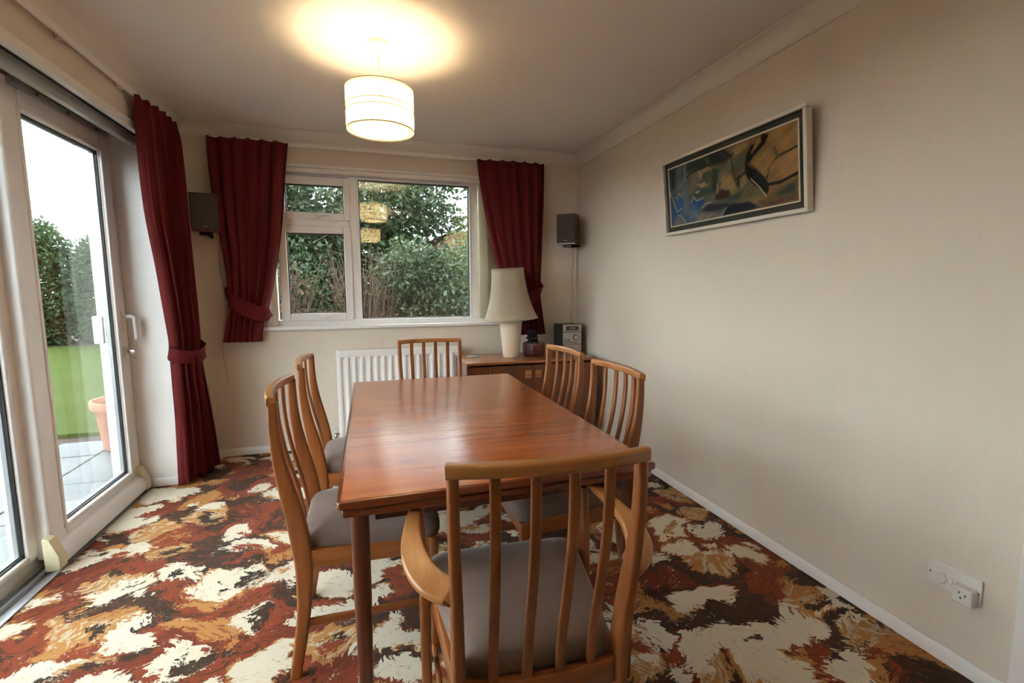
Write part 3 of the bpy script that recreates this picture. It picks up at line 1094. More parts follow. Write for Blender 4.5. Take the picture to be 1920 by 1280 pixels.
def make_chair(name, label, arms=False, group='teak dining chairs around the table'):
    t_ = thing(name, label, 'chair', group=group)
    zt = .918
    ht, hs = .194, .184              # half widths at the top and at the seat
    fwid = .215 if not arms else .228  # front half width
    yf = .205
    zsz = [k / 26 * (.900) for k in range(27)]
    for sx in (-1, 1):
        pts, secs = [], []
        for z in zsz:
            x = hs + (ht - hs) * smoothstep((z - .42) / .45) + .026 * smoothstep((.40 - z) / .40)
            pts.append((sx * x, smooth_tab(POST_Y, z), z))
            secs.append((.027 - .004 * smoothstep((z - .4) / .4), smooth_tab(POST_D, z)))
        MB().sweep(pts, secs, (1, 0, 0), .34, 4).build('rear_leg', 'teak_z', t_)
    # top rail, bowed back in plan
    n = 17
    pts, secs = [], []
    for k in range(n):
        u = -1 + 2 * k / (n - 1)
        pts.append((u * (ht + .0115), -.270 - .030 * (1 - u * u), zt - .0145 + .003 * (1 - u * u)))
        secs.append((.029, .024 + .002 * (1 - u * u)))
    MB().sweep(pts, secs, (0, 0, 1), .28, 4).build('top_rail', 'teak_rail', t_)
    # rear seat rail, bowed to match
    pts = [((-1 + 2 * k / 12) * (hs - .008), -.206 - .018 * (1 - (-1 + 2 * k / 12) ** 2), .382) for k in range(13)]
    MB().sweep(pts, (.060, .024), (0, 0, 1), .15).build('seat_rail', 'teak_x', t_)
    # slats
    for q in (-.6, -.2, .2, .6):
        pts, secs = [], []
        for k in range(20):
            z = .395 + k / 19 * (zt - .022 - .395)
            f = smoothstep((z - .40) / .48)
            x = q * (hs + (ht - hs) * f)
            b = -(.018 + (.030 - .018) * f) * (1 - q * q)
            pts.append((x, smooth_tab(SLAT_Y, z) + b, z))
            secs.append((.0215, .0115))
        MB().sweep(pts, secs, (1, 0, 0), .3, 3).build('slat', 'teak_z', t_)
    # side and front rails
    for sx in (-1, 1):
        MB().sweep([(sx * (hs - .002), -.185, .378), (sx * (fwid - .012), yf - .01, .378)], (.058, .022), (0, 0, 1), .15).build('seat_rail', 'teak_y', t_)
        MB().sweep([(sx * (hs + .010), -.212, .168), (sx * (fwid - .016), yf, .168)], (.026, .014), (0, 0, 1), .3).build('stretcher', 'teak_y', t_)
    MB().sweep([(-fwid + .02, yf, .378), (fwid - .02, yf, .378)], (.058, .022), (0, 0, 1), .15).build('seat_rail', 'teak_x', t_)
    # front legs
    for sx in (-1, 1):
        x = sx * (fwid - .012)
        if arms:
            xo = sx * (fwid + .010)
            pts = [(xo, yf - .075, 0), (xo, yf - .068, .20), (xo, yf - .06, .40), (xo + sx * .006, yf - .045, .54), (xo + sx * .008, yf - .03, .640)]
            secs = [(.026, .030), (.030, .042), (.030, .052), (.026, .044), (.024, .036)]
            MB().sweep(pts, secs, (1, 0, 0), .34, 4).build('front_leg', 'teak_z', t_)
        else:
            MB().sweep([(x, yf, 0), (x, yf, .22), (x, yf, .405)], [(.024, .024), (.030, .030), (.034, .034)], (1, 0, 0), .36, 4).build('front_leg', 'teak_z', t_)
    # cushion: domed, waisted trapezoid
    nu, nv = 22, 22
    z0, z1 = .405, .448
    y0, y1 = -.214, yf + .030
    vs, fs = [], []
    def outline(a):
        # superellipse so the corners are rounded
        ca, sa = math.cos(a), math.sin(a)
        e = .22
        u = math.copysign(abs(ca) ** e, ca)
        v_ = math.copysign(abs(sa) ** e, sa)
        yy = (y0 + y1) / 2 + v_ * (y1 - y0) / 2
        f = (yy - y0) / (y1 - y0)
        hx = (hs - .012) + (fwid + .010 - hs + .012) * f
        return u * hx, yy
    NA = 64
    levels = [(.985, z0), (1.0, z0 + .012), (1.0, z1 - .012), (.985, z1), (.95, z1 + .010), (.86, z1 + .020), (.70, z1 + .027), (.45, z1 + .032), (.2, z1 + .034)]
    cy = (y0 + y1) / 2
    for s_, z in levels:
        for k in range(NA):
            x, y = outline(2 * math.pi * (k + .5) / NA)
            vs.append((x * s_, cy + (y - cy) * s_, z))
    nl = len(levels)
    fs = [(i * NA + k, i * NA + (k + 1) % NA, (i + 1) * NA + (k + 1) % NA, (i + 1) * NA + k) for i in range(nl - 1) for k in range(NA)]
    fs += [tuple(range(NA - 1, -1, -1)), tuple((nl - 1) * NA + k for k in range(NA))]
    MB().add(vs, fs).build('seat', 'seat_velvet', t_, angle=70)
    if arms:
        for sx in (-1, 1):
            pts = [(sx * (hs + .000), -.236, .632), (sx * (hs + .024), -.222, .634), (sx * (hs + .056), -.188, .640), (sx * (hs + .078), -.130, .648),
                   (sx * (hs + .086), -.060, .655), (sx * (hs + .082), .020, .659), (sx * (hs + .074), .100, .662), (sx * (hs + .066), .185, .664)]
            secs = [(.050, .026), (.056, .026), (.062, .026), (.060, .025), (.050, .024), (.040, .023), (.032, .022), (.026, .020)]
            m = MB()
            fine_p = [Vector(r_[0]) for r_ in interp_rows([(p_, p_) for p_ in pts], 29)]
            fine_s = [(r_[0].x, r_[0].y) for r_ in interp_rows([((w_, h_ - .004, 0),) * 2 for w_, h_ in secs], 29)]
            m.sweep(fine_p, fine_s, (sx * .9, .45, 0), .36, 4)
            m.build('armrest', 'teak_arm', t_)
    return t_


c0 = make_chair('dining_chair', 'teak slat-back dining chair on the left of the table, nearest the camera')
c0.location = (-.020, 1.735, 0)
c0.rotation_euler = (0, 0, R(-90))
for loc, rz, lab in (((-.020, 2.390, 0), -90, 'teak slat-back dining chair on the left of the table, nearest the radiator'),
                     ((.715, 1.735, 0), 90, 'teak slat-back dining chair on the right of the table, nearest the camera'),
                     ((.735, 2.310, 0), 93, 'teak slat-back dining chair on the right of the table, in front of the sideboard'),
                     ((.376, 2.775, 0), 180, 'teak slat-back dining chair at the far end of the table before the radiator')):
    c = dup(c0)
    c.location = loc
    c.rotation_euler = (0, 0, R(rz))
    c['label'] = lab
cv = make_chair('carver_chair', 'teak carver armchair with grey cushion at the near end of the table', True)
cv.location = (.352, 1.095, 0)
cv.rotation_euler = (0, 0, R(-4))

# ------------------------------------------------------------------ sideboard
sb = thing('sideboard', 'teak sideboard with square door handles in the far right corner', 'sideboard', (1.186, 3.53, 0))
sw, sd0, sd1, sh = .519, -.230, .225, .700
m = MB()
slab(m, sw, .2275, sh - .020, sh, .004, .003)
m.build('top', 'sideboard_top', sb)
for sx in (-1, 1):
    B(sx * (sw - .010) - .010, sx * (sw - .010) + .010, sd0, sd1, .10, sh - .019).build('side_panel', 'sideboard_z', sb, .002)
B(-sw + .02, sw - .02, sd1 - .012, sd1 - .002, .10, sh - .02).build('back_panel', 'sideboard_z', sb)
B(-sw + .02, sw - .02, sd0 + .03, sd1 - .012, .10, .12).build('bottom_panel', 'sideboard_z', sb)
for x0, x1, hx in ((-sw + .022, -.170 - .172, None), (-.338, -.003, -.040), (.001, .336, .038), (.340, sw - .022, None)):
    dd_ = B(x0, x1, sd0 + .020, sd0 + .038, .125, sh - .036).build('door', 'sideboard_z', sb, .0015)
    if hx is not None:
        B(hx - .025, hx + .025, sd0 + .004, sd0 + .021, .565, .625).build('handle', 'sideboard_top', dd_, .004)
for sx in (-1, 1):
    for y in (sd0 + .05, sd1 - .05):
        MB().sweep([(sx * (sw - .06), y, .10), (sx * (sw - .055), y, 0)], [(.04, .04), (.026, .026)], (1, 0, 0), .45).build('leg', 'sideboard_z', sb)

# table lamp
lm = thing('table_lamp', 'cream table lamp with flared fabric shade on the sideboard', 'lamp', (1.074, 3.535, sh), R(8))
MB().lathe([(.0, 0), (.058, 0), (.062, .006), (.064, .014), (.070, .08), (.078, .16), (.085, .23), (.089, .275), (.087, .290), (.074, .303), (.030, .310), (.012, .314), (.012, .34)], 44,
           (0, 0, 0)).build('base', 'ceramic_cream', lm, angle=40)
MB().lathe([(.012, .33), (.016, .335), (.016, .40), (.012, .405)], 16, (0, 0, 0), True, True).build('bulb_holder', 'white_plastic', lm)
prof = []
for k in range(19):
    s_ = k / 18
    prof.append((.128 + (.218 - .128) * (s_ ** 2.3) + .004 * math.sin(math.pi * s_), .694 - .392 * s_))
NS = 48
vs = []
for r_, z in prof:
    for k in range(NS):
        a = 2 * math.pi * k / NS
        pan = 1 - .010 * (1 - abs(math.cos(4 * a)))
        vs.append((r_ * pan * math.cos(a), r_ * pan * math.sin(a) * .94, z))
fs = [(i * NS + k, i * NS + (k + 1) % NS, (i + 1) * NS + (k + 1) % NS, (i + 1) * NS + k) for i in range(len(prof) - 1) for k in range(NS)]
shd = MB().add(vs, fs).build('lamp_shade', 'lamp_fabric', lm, angle=60, rot=(0, R(-4), 0), loc=(.020, 0, 0))
shd.modifiers.new('thickness', 'SOLIDIFY').thickness = .002
for r_, z in ((prof[0][0], prof[0][1]), (prof[-1][0], prof[-1][1])):
    MB().tube([(r_ * math.cos(2 * math.pi * k / 40), .94 * r_ * math.sin(2 * math.pi * k / 40), z) for k in range(41)], .003, 6).build('shade_trim', 'lamp_fabric', shd)
m = MB()
for k in range(3):
    a = 2 * math.pi * k / 3
    m.tube([(0, 0, .66), (.125 * math.cos(a), .118 * math.sin(a), .69)], .0015, 5)
m.tube([(0, 0, .40), (0, 0, .66)], .003, 6)
m.build('shade_carrier', 'brass', lm)

# micro hi-fi
hf = thing('micro_hifi', 'silver-fronted dark micro stereo standing on the sideboard in the corner', 'stereo', (1.642, 3.62, sh))
B(-.083, .083, .012, .215, .005, .235).build('case', 'hifi_dark', hf, .004)
B(-.085, .085, 0, .013, .175, .236).build('upper_fascia', 'hifi_silver', hf, .003)
B(-.085, .085, 0, .013, .072, .172).build('middle_fascia', 'hifi_silver', hf, .003)
B(-.085, .085, 0, .013, .005, .069).build('lower_fascia', 'hifi_silver', hf, .003)
B(-.060, .055, -.002, .002, .188, .224).build('display', 'hifi_display', hf, .001)
m = MB()
for k, s7 in enumerate(('1', '8', '4')):
    m.box(-.025 + k * .018, -.015 + k * .018, -.0026, -.0018, .200, .212)
m.build('display_digits', 'hifi_text', hf)


def knob(x, z, r, parent=hf, mat='hifi_silver'):
    prof = [(0, 0), (r, 0), (r, .008), (r * .85, .012), (0, .012)]
    o = MB().lathe(prof, 24).build('knob', mat, parent, loc=(x, 0, z), rot=(R(90), 0, 0))
    MB().lathe([(r * 1.25, 0), (r * 1.25, .0015), (0, .0015)], 24).build('knob_ring', 'hifi_dark', parent, loc=(x, -.0002, z), rot=(R(90), 0, 0))
    return o


knob(.030, .128, .021)
knob(-.060, .105, .008)
knob(-.030, .105, .008)
m = MB()
for k in range(6):
    m.box(-.07 + k * .020, -.058 + k * .020, -.002, .001, .084, .089)
m.build('button_row', 'hifi_dark', hf)
for k in range(4):
    B(-.065 + k * .034, -.040 + k * .034, -.003, .001, .022, .044).build('button', 'hifi_silver', hf, .001)

# slate fountain
ft = thing('tabletop_fountain', 'dark red octagonal bowl with stacked black slate and pebbles on the sideboard', 'fountain', (1.291, 3.60, sh))
oct_ = [(.094 * math.cos(R(22.5 + 45 * k)), .084 * math.sin(R(22.5 + 45 * k))) for k in range(8)]
m = MB()
rings = [(0.86, 0), (.96, .006), (1.0, .050), (1.0, .092), (.96, .100), (.90, .100), (.88, .080)]
vs = [(x * s_, y * s_, z) for s_, z in rings for x, y in oct_]
fs = [(i * 8 + k, i * 8 + (k + 1) % 8, (i + 1) * 8 + (k + 1) % 8, (i + 1) * 8 + k) for i in range(6) for k in range(8)]
fs += [tuple(range(7, -1, -1)), tuple(48 + k for k in range(8))]
m.add(vs, fs).build('bowl', 'fountain_red', ft, .002)
rnd = random.Random(4)
for k in range(26):
    a, rr = rnd.uniform(0, 6.28), .074 * math.sqrt(rnd.random())
    r_ = rnd.uniform(.008, .014)
    prof = [(0, -r_ * .6), (r_ * .7, -r_ * .45), (r_, 0), (r_ * .7, r_ * .45), (0, r_ * .6)]
    MB().lathe(prof, 8).build('pebble', 'pebble', ft, loc=(rr * math.cos(a), rr * math.sin(a), .092 + r_ * .3), rot=(rnd.uniform(-.4, .4), rnd.uniform(-.4, .4), a))
for k in range(6):
    r_ = (.056, .044, .052, .040, .046, .034)[k]
    n = 9
    poly = [(-.012 + r_ * rnd.uniform(.8, 1.1) * math.cos(2 * math.pi * j / n), r_ * .8 * rnd.uniform(.8, 1.1) * math.sin(2 * math.pi * j / n)) for j in range(n)]
    MB().prism(poly, 2, .094 + k * .019, .094 + k * .019 + .016).build('slate', 'slate_black', ft, .003, rot=(rnd.uniform(-.04, .04), rnd.uniform(-.04, .04), 0))
co = tag(B(-.045, .045, -.045, .045, 0, .006).build('coaster', 'glass_coaster', None, .003, loc=(.785, 3.63, sh + .0005), rot=(0, 0, R(12))),
         'small pale glass coaster lying on the left end of the sideboard', 'coaster')


# ------------------------------------------------------------------ wall speakers
def speaker(label, loc, rz, rx, wall):
    s_ = thing('wall_speaker', label, 'speaker', loc, rz, 'pair of wall speakers')
    s_.rotation_euler = (rx, 0, rz)
    B(-.080, .080, -.075, .075, 0, .250).build('cabinet', 'speaker_wood', s_, .003)
    B(-.077, .077, -.090, -.075, .012, .247).build('grille', 'speaker_grille', s_, .004)
    m = MB()
    m.sweep([(-.014, -.0905, .032), (.014, -.0905, .032)], (.007, .002), (0, 0, 1), .45)
    m.build('badge', 'hifi_text', s_)
    m = MB()
    m.box(-.04, .035, -.03, .05, -.022, 0)
    m.sweep([(0, .03, -.014), wall], (.022, .020), (0, 0, 1), .3)
    m.build('bracket', 'black_plastic', s_, .003)
    return s_


speaker('dark grey wall speaker in the left corner between the two curtains', (-1.038, 3.745, 1.630), R(12), R(4), (.025, .122, -.03))
speaker('dark red-sided wall speaker on the right of the back window, in the corner', (1.645, 3.735, 1.608), R(-38), R(3), (.075, .096, -.012))
m = MB()
rnd = random.Random(2)
m.tube([(-.985 - .015 * math.sin(k * .5) - .0015 * k, YB - .004, 1.61 - k * .05) for k in range(22)] , .0022, 6)
tag(m.build('speaker_cable', 'cable_pvc'), 'thin cable hanging down the back wall from the left speaker', 'cable')
m = MB()
m.tube([(1.742 + .006 * math.sin(k * .8), YB - .004, 1.60 - k * .042) for k in range(18)], .0022, 6)
tag(m.build('speaker_cable', 'cable_pvc'), 'thin cable running down from the right speaker to the stereo', 'cable')
tag(B(1.768, 1.784, YB - .010, YB, .93, 1.60).build('cable_trunking', 'cornice_paint', None, .002),
    'slim cream cable trunking up the right end of the back wall', 'trunking')

# ------------------------------------------------------------------ framed picture
pic = thing('framed_picture', 'wide framed painting of bare trees in blue and ochre on the right wall', 'picture', (XR - .004, 2.045, 1.560))
pic.rotation_euler = (0, R(-6.3), 0)
PW, PH = .985, .432
m = MB()
for y0, y1, z0, z1 in ((-PW / 2, PW / 2, 0, .018), (-PW / 2, PW / 2, PH - .018, PH), (-PW / 2, -PW / 2 + .018, .018, PH - .018), (PW / 2 - .018, PW / 2, .018, PH - .018)):
    m.box(-.034, 0, y0, y1, z0, z1)
m.build('frame', 'picture_frame_white', pic, .003)
B(-.016, -.002, -PW / 2 + .016, PW / 2 - .016, .016, PH - .016).build('mount', 'picture_mount', pic)
ins = .046
m = MB()
for y0, y1, z0, z1 in ((-PW / 2 + ins, PW / 2 - ins, ins, ins + .006), (-PW / 2 + ins, PW / 2 - ins, PH - ins - .006, PH - ins),
                       (-PW / 2 + ins, -PW / 2 + ins + .006, ins, PH - ins), (PW / 2 - ins - .006, PW / 2 - ins, ins, PH - ins)):
    m.box(-.020, -.014, y0, y1, z0, z1)
m.build('fillet', 'picture_fillet', pic)

# the painting: brush strokes laid out in the picture's own plane
NU, NV = 230, 92


def uv(px, py):
    tt = (px - 178) / 1074
    u = tt * 470 / (680 - tt * 210)
    top = 670 + (240 - 670) * tt
    bot = 1140 + (920 - 1140) * tt
    return u, (py - top) / (bot - top)


def lin(c):
    return np.array([((x / 255) / 12.92 if x < 10.3 else ((x / 255 + .055) / 1.055) ** 2.4) for x in c])


uu, vv = np.meshgrid((np.arange(NU) + .5) / NU, (np.arange(NV) + .5) / NV)
rs = np.random.RandomState(5)


def fnoise(fx, fy, ph):
    out = 0
    for k in range(4):
        a, b, c_ = rs.uniform(-1, 1, 3)
        out = out + np.sin(uu * fx * (1 + k * .7) * 6.3 + vv * fy * (a + 1.3) * 6.3 + 6 * b + ph) * np.cos(vv * fy * (1 + .6 * k) * 6.3 + uu * fx * c_ * 6.3 + 3 * a)
    return out / 4


NZ, NZ2 = fnoise(2.2, 1.2, 0), fnoise(7, 3, 1)
base = np.zeros((NV, NU, 3))
ka = np.array([0, .18, .45, .75, 1.0])
kc = np.array([lin((78, 98, 108)), lin((98, 104, 98)), lin((104, 102, 78)), lin((140, 114, 76)), lin((165, 130, 84))])
for ch in range(3):
    base[..., ch] = np.interp(uu + .10 * NZ, ka, kc[:, ch])
base *= (1 + .28 * NZ + .16 * NZ2)[..., None]
low = np.clip((vv - .55) / .4 + .3 * NZ, 0, 1)[..., None] * np.clip(1 - uu * 1.35, 0, 1)[..., None]
base = base * (1 - low * .8) + lin((62, 100, 135)) * low * .8


def fill(poly, c, soft=.012, a=1.0):
    P_ = np.array([uv(*p) for p in poly])
    asp = 2.45
    x, y = uu * asp, vv
    P_ = P_ * np.array([asp, 1])
    inside = np.zeros(x.shape, bool)
    dist = np.full(x.shape, 9.)
    for i in range(len(P_)):
        (x0, y0), (x1, y1) = P_[i], P_[(i + 1) % len(P_)]
        cond = ((y0 > y) != (y1 > y))
        with np.errstate(divide='ignore', invalid='ignore'):
            xi = (x1 - x0) * (y - y0) / (y1 - y0 + 1e-12) + x0
        inside ^= cond & (x < xi)
        dx, dy = x1 - x0, y1 - y0
        tq = np.clip(((x - x0) * dx + (y - y0) * dy) / (dx * dx + dy * dy + 1e-12), 0, 1)
        dist = np.minimum(dist, np.hypot(x - x0 - tq * dx, y - y0 - tq * dy))
    sd_ = np.where(inside, dist, -dist) + .018 * NZ2
    al = np.clip(sd_ / soft * .5 + .5, 0, 1)[..., None] * a
    base[:] = base * (1 - al) + lin(c) * (1 + .22 * NZ2)[..., None] * al


def stroke(pts, wd_, c, a=1.0):
    P_ = np.array([uv(*p) for p in pts]) * np.array([2.45, 1])
    x, y = uu * 2.45, vv
    dist = np.full(x.shape, 9.)
    for (x0, y0), (x1, y1) in zip(P_, P_[1:]):
        dx, dy = x1 - x0, y1 - y0
        tq = np.clip(((x - x0) * dx + (y - y0) * dy) / (dx * dx + dy * dy + 1e-12), 0, 1)
        dist = np.minimum(dist, np.hypot(x - x0 - tq * dx, y - y0 - tq * dy))
    al = np.clip((wd_ - dist) / .010 + .5, 0, 1)[..., None] * a
    base[:] = base * (1 - al) + lin(c) * al


fill([(205, 665), (290, 630), (275, 800), (215, 830)], (26, 32, 38), .05)
fill([(380, 600), (430, 580), (440, 980), (390, 1000)], (110, 124, 132), .05, .7)
fill([(440, 590), (500, 545), (660, 490), (680, 560), (560, 610), (450, 640)], (44, 58, 54), .04)
fill([(665, 490), (740, 440), (850, 430), (885, 490), (820, 545), (710, 560)], (62, 66, 64), .03)
fill([(690, 470), (760, 450), (800, 520), (730, 545)], (44, 48, 46), .06)
fill([(620, 630), (660, 590), (705, 600), (710, 650), (660, 685), (620, 670)], (82, 88, 66), .03)
fill([(720, 590), (780, 585), (765, 700), (745, 800), (700, 800), (715, 690)], (48, 60, 46), .03)
fill([(545, 790), (690, 755), (700, 800), (560, 850), (510, 840)], (50, 74, 72), .05)
fill([(470, 740), (520, 640), (610, 610), (560, 720), (500, 830), (460, 830)], (128, 112, 92), .05, .8)
fill([(780, 760), (800, 660), (870, 630), (925, 780), (880, 800)], (150, 128, 86), .03)
fill([(735, 830), (790, 770), (860, 780), (865, 830), (800, 865), (735, 865)], (72, 46, 42), .02)
fill([(870, 560), (930, 470), (1010, 400), (990, 560), (930, 640), (890, 640)], (84, 92, 72), .05, .8)
fill([(910, 770), (960, 650), (1010, 700), (1090, 830), (1000, 870), (900, 880)], (98, 98, 72), .04, .8)
fill([(1080, 318), (1117, 318), (1100, 390), (1030, 500), (1008, 545), (1060, 630), (1105, 720), (1112, 790), (1100, 830), (1040, 760), (985, 680), (972, 600), (980, 500), (1010, 400), (1040, 380), (1018, 470), (1040, 430), (1072, 380)], (24, 20, 20), .012)
stroke([(1108, 750), (1170, 740), (1245, 680)], .022, (30, 28, 28))
stroke([(1100, 690), (1125, 570), (1160, 520), (1245, 460)], .014, (44, 44, 42))
stroke([(1160, 520), (1140, 440)], .02, (92, 94, 82), .8)
stroke([(985, 620), (920, 680), (935, 760)], .018, (36, 34, 34))
stroke([(440, 690), (500, 640), (600, 600), (700, 555)], .012, (26, 28, 28))
stroke([(385, 600), (385, 690)], .012, (40, 46, 44))
stroke([(880, 480), (890, 600), (915, 740)], .010, (60, 54, 44))
stroke([(800, 420), (880, 480), (905, 440)], .012, (40, 42, 40))
fill([(280, 940), (285, 890), (320, 845), (370, 900), (365, 980), (300, 1000)], (48, 98, 150), .03)
fill([(478, 960), (490, 865), (545, 885), (620, 855), (640, 890), (560, 965), (505, 982)], (44, 88, 132), .02)
fill([(185, 870), (250, 960), (285, 1015), (230, 1090), (190, 1120)], (40, 82, 122), .04)
fill([(240, 1060), (310, 1040), (400, 1090), (220, 1130)], (112, 116, 112), .04)
fill([(600, 965), (660, 910), (830, 890), (890, 900), (800, 945), (690, 972)], (52, 52, 66), .02)
fill([(780, 1008), (830, 930), (900, 895), (1000, 890), (1060, 940), (960, 975)], (32, 40, 52), .02)
fill([(820, 880), (900, 820), (950, 800), (920, 850)], (44, 74, 82), .03)
fill([(1110, 860), (1190, 770), (1245, 720), (1245, 850), (1180, 870)], (62, 74, 58), .05)
fill([(1060, 900), (1245, 860), (1245, 910), (1080, 945)], (74, 58, 48), .05)
fill([(520, 1000), (690, 985), (780, 1000), (640, 1045), (540, 1060)], (150, 136, 118), .05, .8)
fill([(890, 430), (950, 380), (1005, 385), (960, 450), (910, 475)], (156, 136, 96), .02)
fill([(575, 625), (700, 570), (715, 590), (640, 625), (590, 700)], (160, 138, 104), .02, .9)
fill([(1000, 560), (1060, 520), (1110, 420), (1150, 560), (1100, 660), (1065, 620)], (150, 120, 78), .04, .8)
fill([(560, 740), (640, 715), (670, 735), (600, 760)], (176, 152, 112), .015)
fill([(520, 800), (600, 790), (560, 815)], (170, 146, 108), .015)
fill([(440, 980), (520, 930), (560, 990), (470, 1060)], (104, 124, 140), .06, .8)
fill([(960, 650), (990, 690), (960, 760), (925, 770)], (150, 128, 92), .02, .8)
for p in ([(185, 855), (240, 930), (275, 1005), (350, 965)], [(480, 910), (510, 850), (550, 880), (620, 848)], [(285, 890), (320, 840), (350, 860)], [(600, 940), (640, 900), (700, 885)],
          [(785, 1005), (825, 935)], [(290, 1030), (340, 1030), (395, 1080)], [(1010, 690), (1060, 770), (1095, 850)], [(755, 795), (765, 720)]):
    stroke(p, .007, (196, 178, 150), .9)
base = np.clip(base * .95, 0, 1) ** 1.12
ins2 = ins + .005
y_ = PW / 2 - ins2 - np.linspace(0, 1, NU) * (PW - 2 * ins2)
z_ = PH - ins2 - np.linspace(0, 1, NV) * (PH - 2 * ins2)
vs = [(-.0175, float(a), float(b)) for b in z_ for a in y_]
fs = [(i * NU + j, i * NU + j + 1, (i + 1) * NU + j + 1, (i + 1) * NU + j) for i in range(NV - 1) for j in range(NU - 1)]
me = bpy.data.meshes.new('painting')
me.from_pydata(vs, [], fs)
ca = me.color_attributes.new('paint', 'FLOAT_COLOR', 'POINT')
ca.data.foreach_set('color', np.concatenate([base.reshape(-1, 3), np.ones((NU * NV, 1))], 1).astype(np.float32).ravel())
t = NT('painting_print')
at = t.n('ShaderNodeAttribute', attribute_name='paint')
t.set(Base_Color=at.outputs['Color'], Roughness=.6, Specular_IOR_Level=.15)
MAT['painting_print'] = t.m
me.materials.append(t.m)
po = bpy.data.objects.new('painting', me)
col.objects.link(po)
po.parent = pic

# ------------------------------------------------------------------ socket
sk = thing('wall_socket', 'white double wall socket low on the right wall', 'socket', (XR, .947, .288))
B(-.010, 0, -.073, .073, -.043, .043).build('plate', 'white_plastic', sk, .004, segs=3)
MB().lathe([(0, 0), (.020, 0), (.020, .004), (.018, .006), (0, .006)], 28).build('safety_cover', 'white_plastic', sk, loc=(-.010, .038, -.006), rot=(0, R(-90), 0))
for y in (.006, -.013):
    B(-.014, -.009, y - .005, y + .005, -.002 - .011, .011 - .002).build('switch', 'white_plastic', sk, .002)
for y in (.066, -.066):
    MB().lathe([(0, 0), (.0028, 0), (.0028, .001), (0, .001)], 10).build('screw', 'black_plastic', sk, loc=(-.0098, y, 0), rot=(0, R(-90), 0))
ad = thing('plug_adaptor', 'chunky white plug adaptor with three pin holes pushed into the wall socket', 'adaptor', (XR - .0105, .906, .272))
B(-.034, 0, -.027, .027, -.028, .026).build('body', 'white_plastic', ad, .005, segs=3)
for y, z in ((.006, .010), (-.010, .006), (.001, -.006)):
    B(-.0346, -.0335, y - .002, y + .002, z - .003, z + .003).build('pin_hole', 'black_plastic', ad)

# ------------------------------------------------------------------ pendant lamp
pd = thing('pendant_lamp', 'lit cream drum pendant lamp hanging from the ceiling over the far end of the table', 'ceiling lamp', (.088, 2.395, 1.978))
MB().lathe([(.0, 0), (.012, 0), (.030, .006), (.043, .020), (.046, .032), (.046, .036)], 36, (0, 0, H - 1.978 - .036)).build('ceiling_rose', 'white_plastic', pd)
MB().tube([(0, 0, .14), (0, 0, H - 1.978 - .034)], .0040, 8).build('cord', 'white_plastic', pd)
MB().lathe([(.0, .150), (.010, .150), (.018, .142), (.020, .110), (.018, .104), (0, .104)], 20).build('bulb_holder', 'white_plastic', pd)
MB().lathe([(.0, .104), (.013, .104), (.018, .096), (.034, .085), (.041, .070), (.043, .058), (.041, .045), (.032, .030), (.017, .020), (0, .017)], 20).build('bulb', 'bulb_glow', pd)
RS = .155


def drum(name, z0, z1, r, mat, th=.0015):
    o = MB().lathe([(r, z0), (r, (z0 + z1) / 2), (r, z1)], 64).build(name, mat, pd, angle=60)
    o.modifiers.new('thickness', 'SOLIDIFY').thickness = th
    return o


drum('shade_band', .104, .186, RS, 'pendant_fabric')
drum('shade_strip', .076, .104, RS - .003, 'pendant_diffuser')
drum('shade_band', .0, .076, RS, 'pendant_fabric')
for z in (.103, .077, .002, .185):
    MB().lathe([(RS + .0015, z - .0018), (RS + .0028, z), (RS + .0015, z + .0018), (RS - .001, z)], 64).build('trim_ring', 'pendant_trim', pd)
for a in (200, 300, 60):
    MB().lathe([(0, 0), (.003, 0), (.003, .002), (0, .002)], 10).build('rivet', 'brass', pd, loc=((RS + .0005) * math.cos(R(a)), (RS + .0005) * math.sin(R(a)), .094), rot=(0, R(90), R(a)))
m = MB()
m.lathe([(.001, .006), (RS * .3, .006), (RS * .65, .006), (RS - .004, .006)], 64)
o = m.build('diffuser', 'pendant_diffuser', pd)
o.modifiers.new('thickness', 'SOLIDIFY').thickness = .0015
m = MB()
for k in range(3):
    a = R(40 + 120 * k)
    m.tube([(.018 * math.cos(a), .018 * math.sin(a), .140), (RS * math.cos(a), RS * math.sin(a), .183)], .0014, 5)
m.build('spider', 'white_plastic', pd)
pd2 = dup(pd)
pd2.location = (.060, .52, 1.930)
pd2['label'] = 'cream drum pendant lamp nearer the camera, seen as the lower reflection in the back window'

# ------------------------------------------------------------------ garden
GZ = -.10
struct(B(-45, 45, -25, 60, GZ - .5, GZ - .03).build('ground', 'soil', smooth=False))
lawn = struct(B(-30, -1.9, 5.25, 13.6, GZ - .2, GZ + .01).build('lawn', 'lawn_grass', smooth=False))
rnd = random.Random(11)
patio = sempty('patio', (0, 0, GZ))
slabs = []
px = -1.56
sxs = [.60, .45, .60, .60, .45, .60, .60, .45]
for sx_ in sxs:
    y = -2.4 + rnd.uniform(-.3, 0)
    while y < 4.95:
        ly = rnd.choice((.60, .60, .90, .45))
        ly = min(ly, 4.98 - y)
        if ly > .12:
            B(px - sx_ + .006, px - .006, y + .006, y + ly - .006, -.05, rnd.uniform(-.003, .003)).build('paving_slab', 'paving_slab', patio, .006)
        y += ly
    px -= sx_
B(-5.95, -1.52, -2.8, 5.0, -.06, -.010).build('mortar_bed', 'soil', patio, smooth=False)

pot = thing('terracotta_pot', 'large terracotta plant pot standing on the patio outside the door', 'pot', (-2.02, 4.72, GZ + .003))
MB().lathe([(0, 0), (.150, 0), (.158, .01), (.195, .34), (.200, .345), (.218, .348), (.224, .36), (.226, .41), (.220, .422), (.206, .420), (.200, .40), (.196, .37), (0, .37)], 40).build('pot_body', 'terracotta', pot, angle=40)
MB().lathe([(0, .385), (.10, .382), (.196, .372)], 24).build('potting_soil', 'soil', pot)


